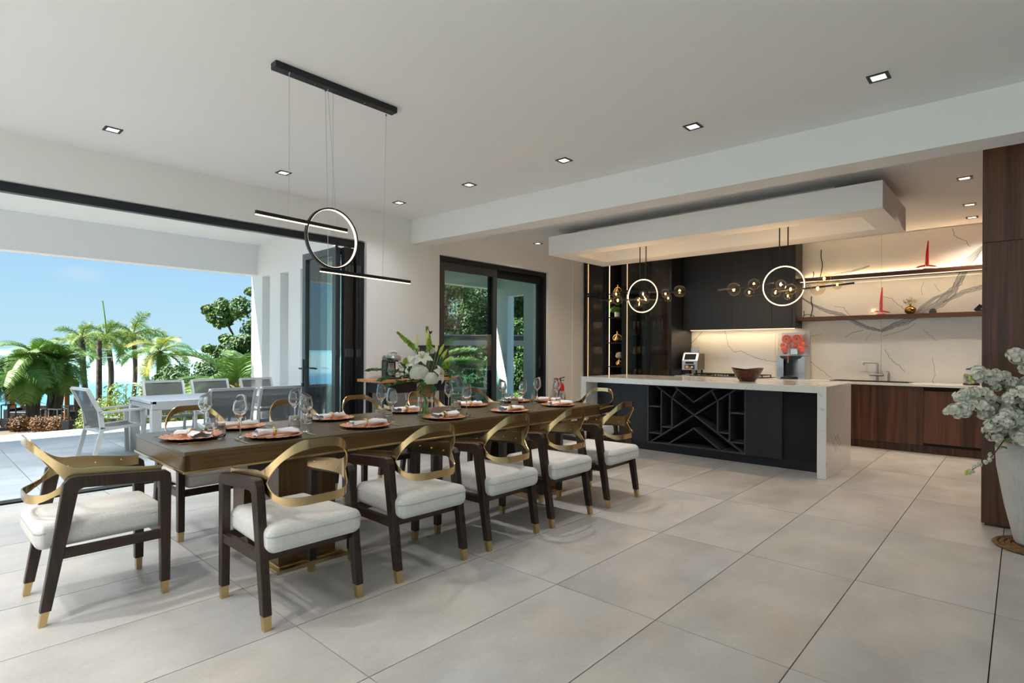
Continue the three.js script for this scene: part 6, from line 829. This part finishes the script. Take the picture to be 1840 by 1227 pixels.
// ---------------------------------------------------------------- planter of white blossom by the pier
{
  const C = [0.085, 0, -5.045];
  const mat = thing('woven_mat', 'round woven rope mat under the tall white planter', 'mat', [C[0], 0, C[2]]); for (let k = 0; k < 6; k++) part(mat, 'coil', (() => { const g = new THREE.TorusGeometry(0.05 + k * 0.034, 0.017, 6, 48); g.rotateX(Math.PI / 2); g.scale(1, 0.6, 1); return g.translate(0, 0.010, 0); })(), M.rope);
  const p = thing('tall_planter', 'tall white tapering planter with brushed finish beside the timber pier', 'planter', [C[0], 0.021, C[2]]);
  const pm = std({ map: tex(256, 256, (u, v) => { const k = 0.93 + 0.10 * (fbm(u * 6, v * 14, 6, 14, 12, 4) - 0.5), d = smooth(0.60, 0.66, fbm(u * 40, v * 40, 40, 40, 9, 3)) * 0.03; return [0.86 * k - d, 0.85 * k - d, 0.83 * k - d]; }, 2, 1), roughness: 0.55 });
  part(p, 'pot', lathe([[0, 0], [0.115, 0], [0.125, 0.02], [0.175, 0.25], [0.215, 0.50], [0.222, 0.62], [0.215, 0.67], [0.19, 0.68], [0.185, 0.66], [0.19, 0.60], [0, 0.58]], 56), pm);
  part(p, 'soil', cyl(0.19, 0.19, 0.01, 0, 0.585, 0, 30), M.twig);
  const fl = [0, 1, 2].map((s) => { const gs = [], r = rng(100 + s); for (const [n, L, W, lift] of [[5, 0.026, 0.0145, 0.35], [5, 0.020, 0.0115, 0.8], [3, 0.012, 0.008, 1.3]]) for (let k = 0; k < n; k++) { const g = bloomGeo.petal(L, W, 0.35, [0.94, 0.92, 0.86], [0.86, 0.84, 0.62]); g.rotateX(-lift * 0.5 + (r() - 0.5) * 0.3); g.rotateY(k / n * 6.283 + r() * 0.6 + lift); gs.push(g); } const one = merge(gs), cl = [one]; for (let k = 0; k < 6; k++) { const g = one.clone(), d = V(Math.cos(k * 1.047 + s), 0.25 + 0.5 * r(), Math.sin(k * 1.047 + s)).normalize(); g.applyQuaternion(new THREE.Quaternion().setFromUnitVectors(V(0, 1, 0), d)); g.translate(d.x * 0.027, d.y * 0.02 - 0.012, d.z * 0.027); g.scale(0.9, 0.9, 0.9); cl.push(g); } return merge(cl); });
  const lf = (() => { const g = clean(grid(4, 8, (u, v) => { const w = 0.02 * Math.sin(Math.PI * Math.pow(v, 0.7)); return [(u - 0.5) * 2 * w, -0.015 * v * v + 0.2 * Math.abs(u - 0.5) * w, 0.065 * v]; })), col = new Float32Array(g.attributes.position.count * 3); for (let i = 0; i < col.length; i += 3) col.set([0.12, 0.34, 0.025], i); g.setAttribute('color', new THREE.BufferAttribute(col, 3)); return g; })();
  const budS = sph(0.009, 0, 0, 0, 10, 8, 1.3), budC = std({ color: lin(0.55, 0.62, 0.15), roughness: 0.5 });
  const rt = [0.738, -0.675], fw = [0.675, 0.738];                       // across the view and towards the viewer
  const B = [   // across, height, towards viewer, blossoms, words
    [-0.62, 0.90, 0.05, 17, 'reaching furthest left'], [-0.52, 0.53, 0.08, 9, 'drooping lowest, with yellow buds at its tip'], [-0.55, 1.00, 0.0, 14, 'pointing left above the longest branch'], [-0.42, 1.13, -0.05, 13, 'rising to the upper left before the timber'], [-0.16, 1.28, 0.0, 14, 'standing tallest by the photo edge'], [-0.42, 0.84, 0.16, 16, 'leaning left towards the camera'], [-0.30, 1.00, 0.14, 16, 'full and rounded in the middle'], [-0.30, 0.72, 0.20, 16, 'spilling over the planter rim in front'], [-0.12, 0.72, 0.24, 14, 'hanging over the front of the rim'], [-0.10, 1.02, 0.18, 16, 'upright in front of the tallest'], [-0.24, 1.12, -0.1, 12, 'behind the middle of the bunch'], [0.14, 1.15, 0.1, 12, 'mostly beyond the right edge of the photo'], [0.22, 0.85, 0.15, 12, 'low beyond the right edge of the photo'], [-0.40, 0.96, -0.08, 14, 'behind the left side of the bunch'], [-0.36, 0.76, 0.05, 14, 'low on the left side of the bunch'], [-0.18, 0.88, 0.22, 16, 'nearest the camera in the bunch'],
  ];
  B.forEach(([a, h, t, n0, words], i) => { const n = i === 1 ? n0 : Math.round(n0 * 1.35);
    const o = thing('blossom_branch', 'white blossom branch in the tall planter, ' + words, 'flower branch', [C[0], 0.66, C[2]]), r = rng(300 + i), e = V(a * rt[0] + t * fw[0], h - 0.66, a * rt[1] + t * fw[1]), cv = new THREE.CatmullRomCurve3([V(0, -0.05, 0), V(e.x * 0.30, Math.max(0.10, e.y * 0.5) + 0.05, e.z * 0.30), V(e.x * 0.72, e.y * 0.85 + 0.06, e.z * 0.72), e]);
    part(o, 'twig', new THREE.TubeGeometry(cv, 20, 0.0035, 6), M.twig);
    for (let k = 0; k < n; k++) { const s = lerp(0.30, 1, Math.pow((k + 0.5) / n, 0.8)), b = cv.getPoint(s), d = V(r() - 0.5, r() - 0.35, r() - 0.5).normalize(), m = part(o, 'blossom', fl[k % 3], M.petal), tip = i === 1 ? 0.6 + 0.4 * (1 - s) : 1; m.position.copy(b).addScaledVector(d, (i === 1 ? 0.018 : 0.05) * (0.4 + r() * 0.8)); m.quaternion.setFromUnitVectors(V(0, 1, 0), d.add(V(0.3, 0.2, 0.35)).normalize()); m.rotateY(r() * 6); m.scale.setScalar((0.75 + r() * 0.45) * tip * (i === 1 ? 0.7 : 1)); }
    for (let k = 0; k < (i % 2 ? 2 : 1); k++) { const m = part(o, 'leaf', lf, M.leaf), s = 0.4 + r() * 0.5; m.position.copy(cv.getPoint(s)); m.quaternion.setFromEuler(new THREE.Euler(-r() * 0.8, r() * 6, 0)); }
    if (i === 1 || i === 3) for (let k = 0; k < 5; k++) { const m = part(o, 'bud', budS, budC); m.position.copy(e).add(V((r() - 0.5) * 0.05, (r() - 0.8) * 0.05, (r() - 0.5) * 0.05)); }
  });
}
// ---------------------------------------------------------------- recessed downlights
function downlight(x, z, y, label, warm, turn = 0, power = LAMP.down) {
  const o = thing('recessed_downlight', label, 'downlight', [x, y, z], turn, warm ? 'kitchen downlights' : 'living room downlights');
  const s = 0.06, q = 0.036;
  part(o, 'frame', [bx(-s, s, -0.006, 0.004, -s, -q - 0.004, 0.001), bx(-s, s, -0.006, 0.004, q + 0.004, s, 0.001), bx(-s, -q - 0.004, -0.006, 0.004, -q - 0.004, q + 0.004), bx(q + 0.004, s, -0.006, 0.004, -q - 0.004, q + 0.004)], M.frame);
  part(o, 'lamp_face', bx(-q - 0.004, q + 0.004, -0.003, 0.002, -q - 0.004, q + 0.004), warm ? M.lampWarm : M.lampFace);
  const l = new THREE.SpotLight(warm ? lin(1, 0.86, 0.70) : lin(1, 0.985, 0.96), power, 0, 1.15, 0.9, 2); l.position.set(x, y - 0.02, z); l.target.position.set(x, 0, z); l.castShadow = true; l.shadow.radius = 2.5; l.shadow.mapSize.set(1024, 1024); scene.add(l, l.target);
}
[[-5.44, -1.15, 'downlight nearest the left edge of the photo, above the folding door'], [-5.47, -2.58, 'downlight above the folding door, left of the hanging lamp cables'], [-5.53, -4.03, 'downlight above the folding door nearest the beam corner'],
  [-4.37, -4.09, 'downlight in the row before the beam, furthest from the camera'], [-3.15, -4.15, 'downlight in the row before the beam, second furthest'], [-1.92, -4.20, 'downlight in the row before the beam, second nearest the camera'], [-0.69, -4.24, 'downlight in the row before the beam, largest in the photo']].forEach(([x, z, l], i) => downlight(x, z, YC, l, false, 0, LAMP.down * [0.45, 0.5, 0.5, 1.3, 1.1, 0.7, 0.35][i]));
for (const [x, z, w] of [[-5.45, 0.35, 'one bay nearer than the folding-door row in the photo'], [-4.0, 0.55, 'behind the head chair, first from the terrace'], [-2.4, 0.9, 'behind the head chair, second from the terrace'], [-5.45, 2.2, 'two bays nearer than the folding-door row'], [-3.6, 2.4, 'by the front windows, first from the terrace'], [-1.8, 2.7, 'by the front windows, second from the terrace'], [0.4, 2.8, 'by the front windows, third from the terrace'], [2.6, 2.8, 'by the front windows, furthest from the terrace']]) downlight(x, z, YC, 'added fill downlight out of view, ' + w, false, 0, LAMP.fill * (x > 0 ? 0.7 : x < -5 ? 0.25 : z < 1 ? 0.75 : 1.5));  // added fill lamps behind the camera, placed to brighten the room
[[-5.63, -6.75, 'kitchen downlight by the sliding window, left of the hung ceiling tray'], [-0.42, -6.94, 'kitchen downlight beside the timber pier, nearest the camera of three'], [-0.45, -8.21, 'kitchen downlight beside the timber pier, middle of three'], [-0.47, -9.0, 'kitchen downlight beside the timber pier, nearest the marble wall'], [-0.25, -9.05, 'kitchen downlight half hidden by the edge of the timber pier']].forEach(([x, z, l]) => downlight(x, z, YK, l, true, 0, LAMP.warm));
for (const [x, z] of [[-2.2, -8.35], [-4.4, -8.2], [-3.3, -8.3]]) downlight(x, z, YK, 'unseen kitchen downlight behind the hung ceiling tray, lighting the aisle', true, 0, LAMP.warm);  // unseen lamps behind the tray, lighting the kitchen aisle

// added terrace fill lamps, kept out of view behind the lintel
[[-7.7, -3.4, 'nearest the slotted wall'], [-7.7, -1.2, 'above the near end of the terrace table'], [-7.7, 1.0, 'beyond the left edge of the photo'], [-7.7, 3.2, 'second beyond the left edge of the photo'], [-7.7, 5.4, 'furthest beyond the left edge of the photo']].forEach(([x, z, w]) => {
  const o = thing('terrace_downlight', 'added terrace fill lamp out of view, ' + w, 'downlight', [x, 3.455, z], 0, 'added terrace fill lamps');
  part(o, 'rim', bx(-0.09, 0.09, -0.006, 0.002, -0.09, 0.09, 0.002), M.white); part(o, 'lamp_face', bx(-0.07, 0.07, -0.009, -0.004, -0.07, 0.07), M.lampFace);
  const l = new THREE.SpotLight(lin(0.93, 0.97, 1.0), LAMP.terrace, 0, 1.25, 0.8, 2); l.position.set(x, 3.43, z); l.target.position.set(x - 0.3, 0, z); l.castShadow = true; l.shadow.radius = 7; scene.add(l, l.target);
});
renderer.render(scene, camera);
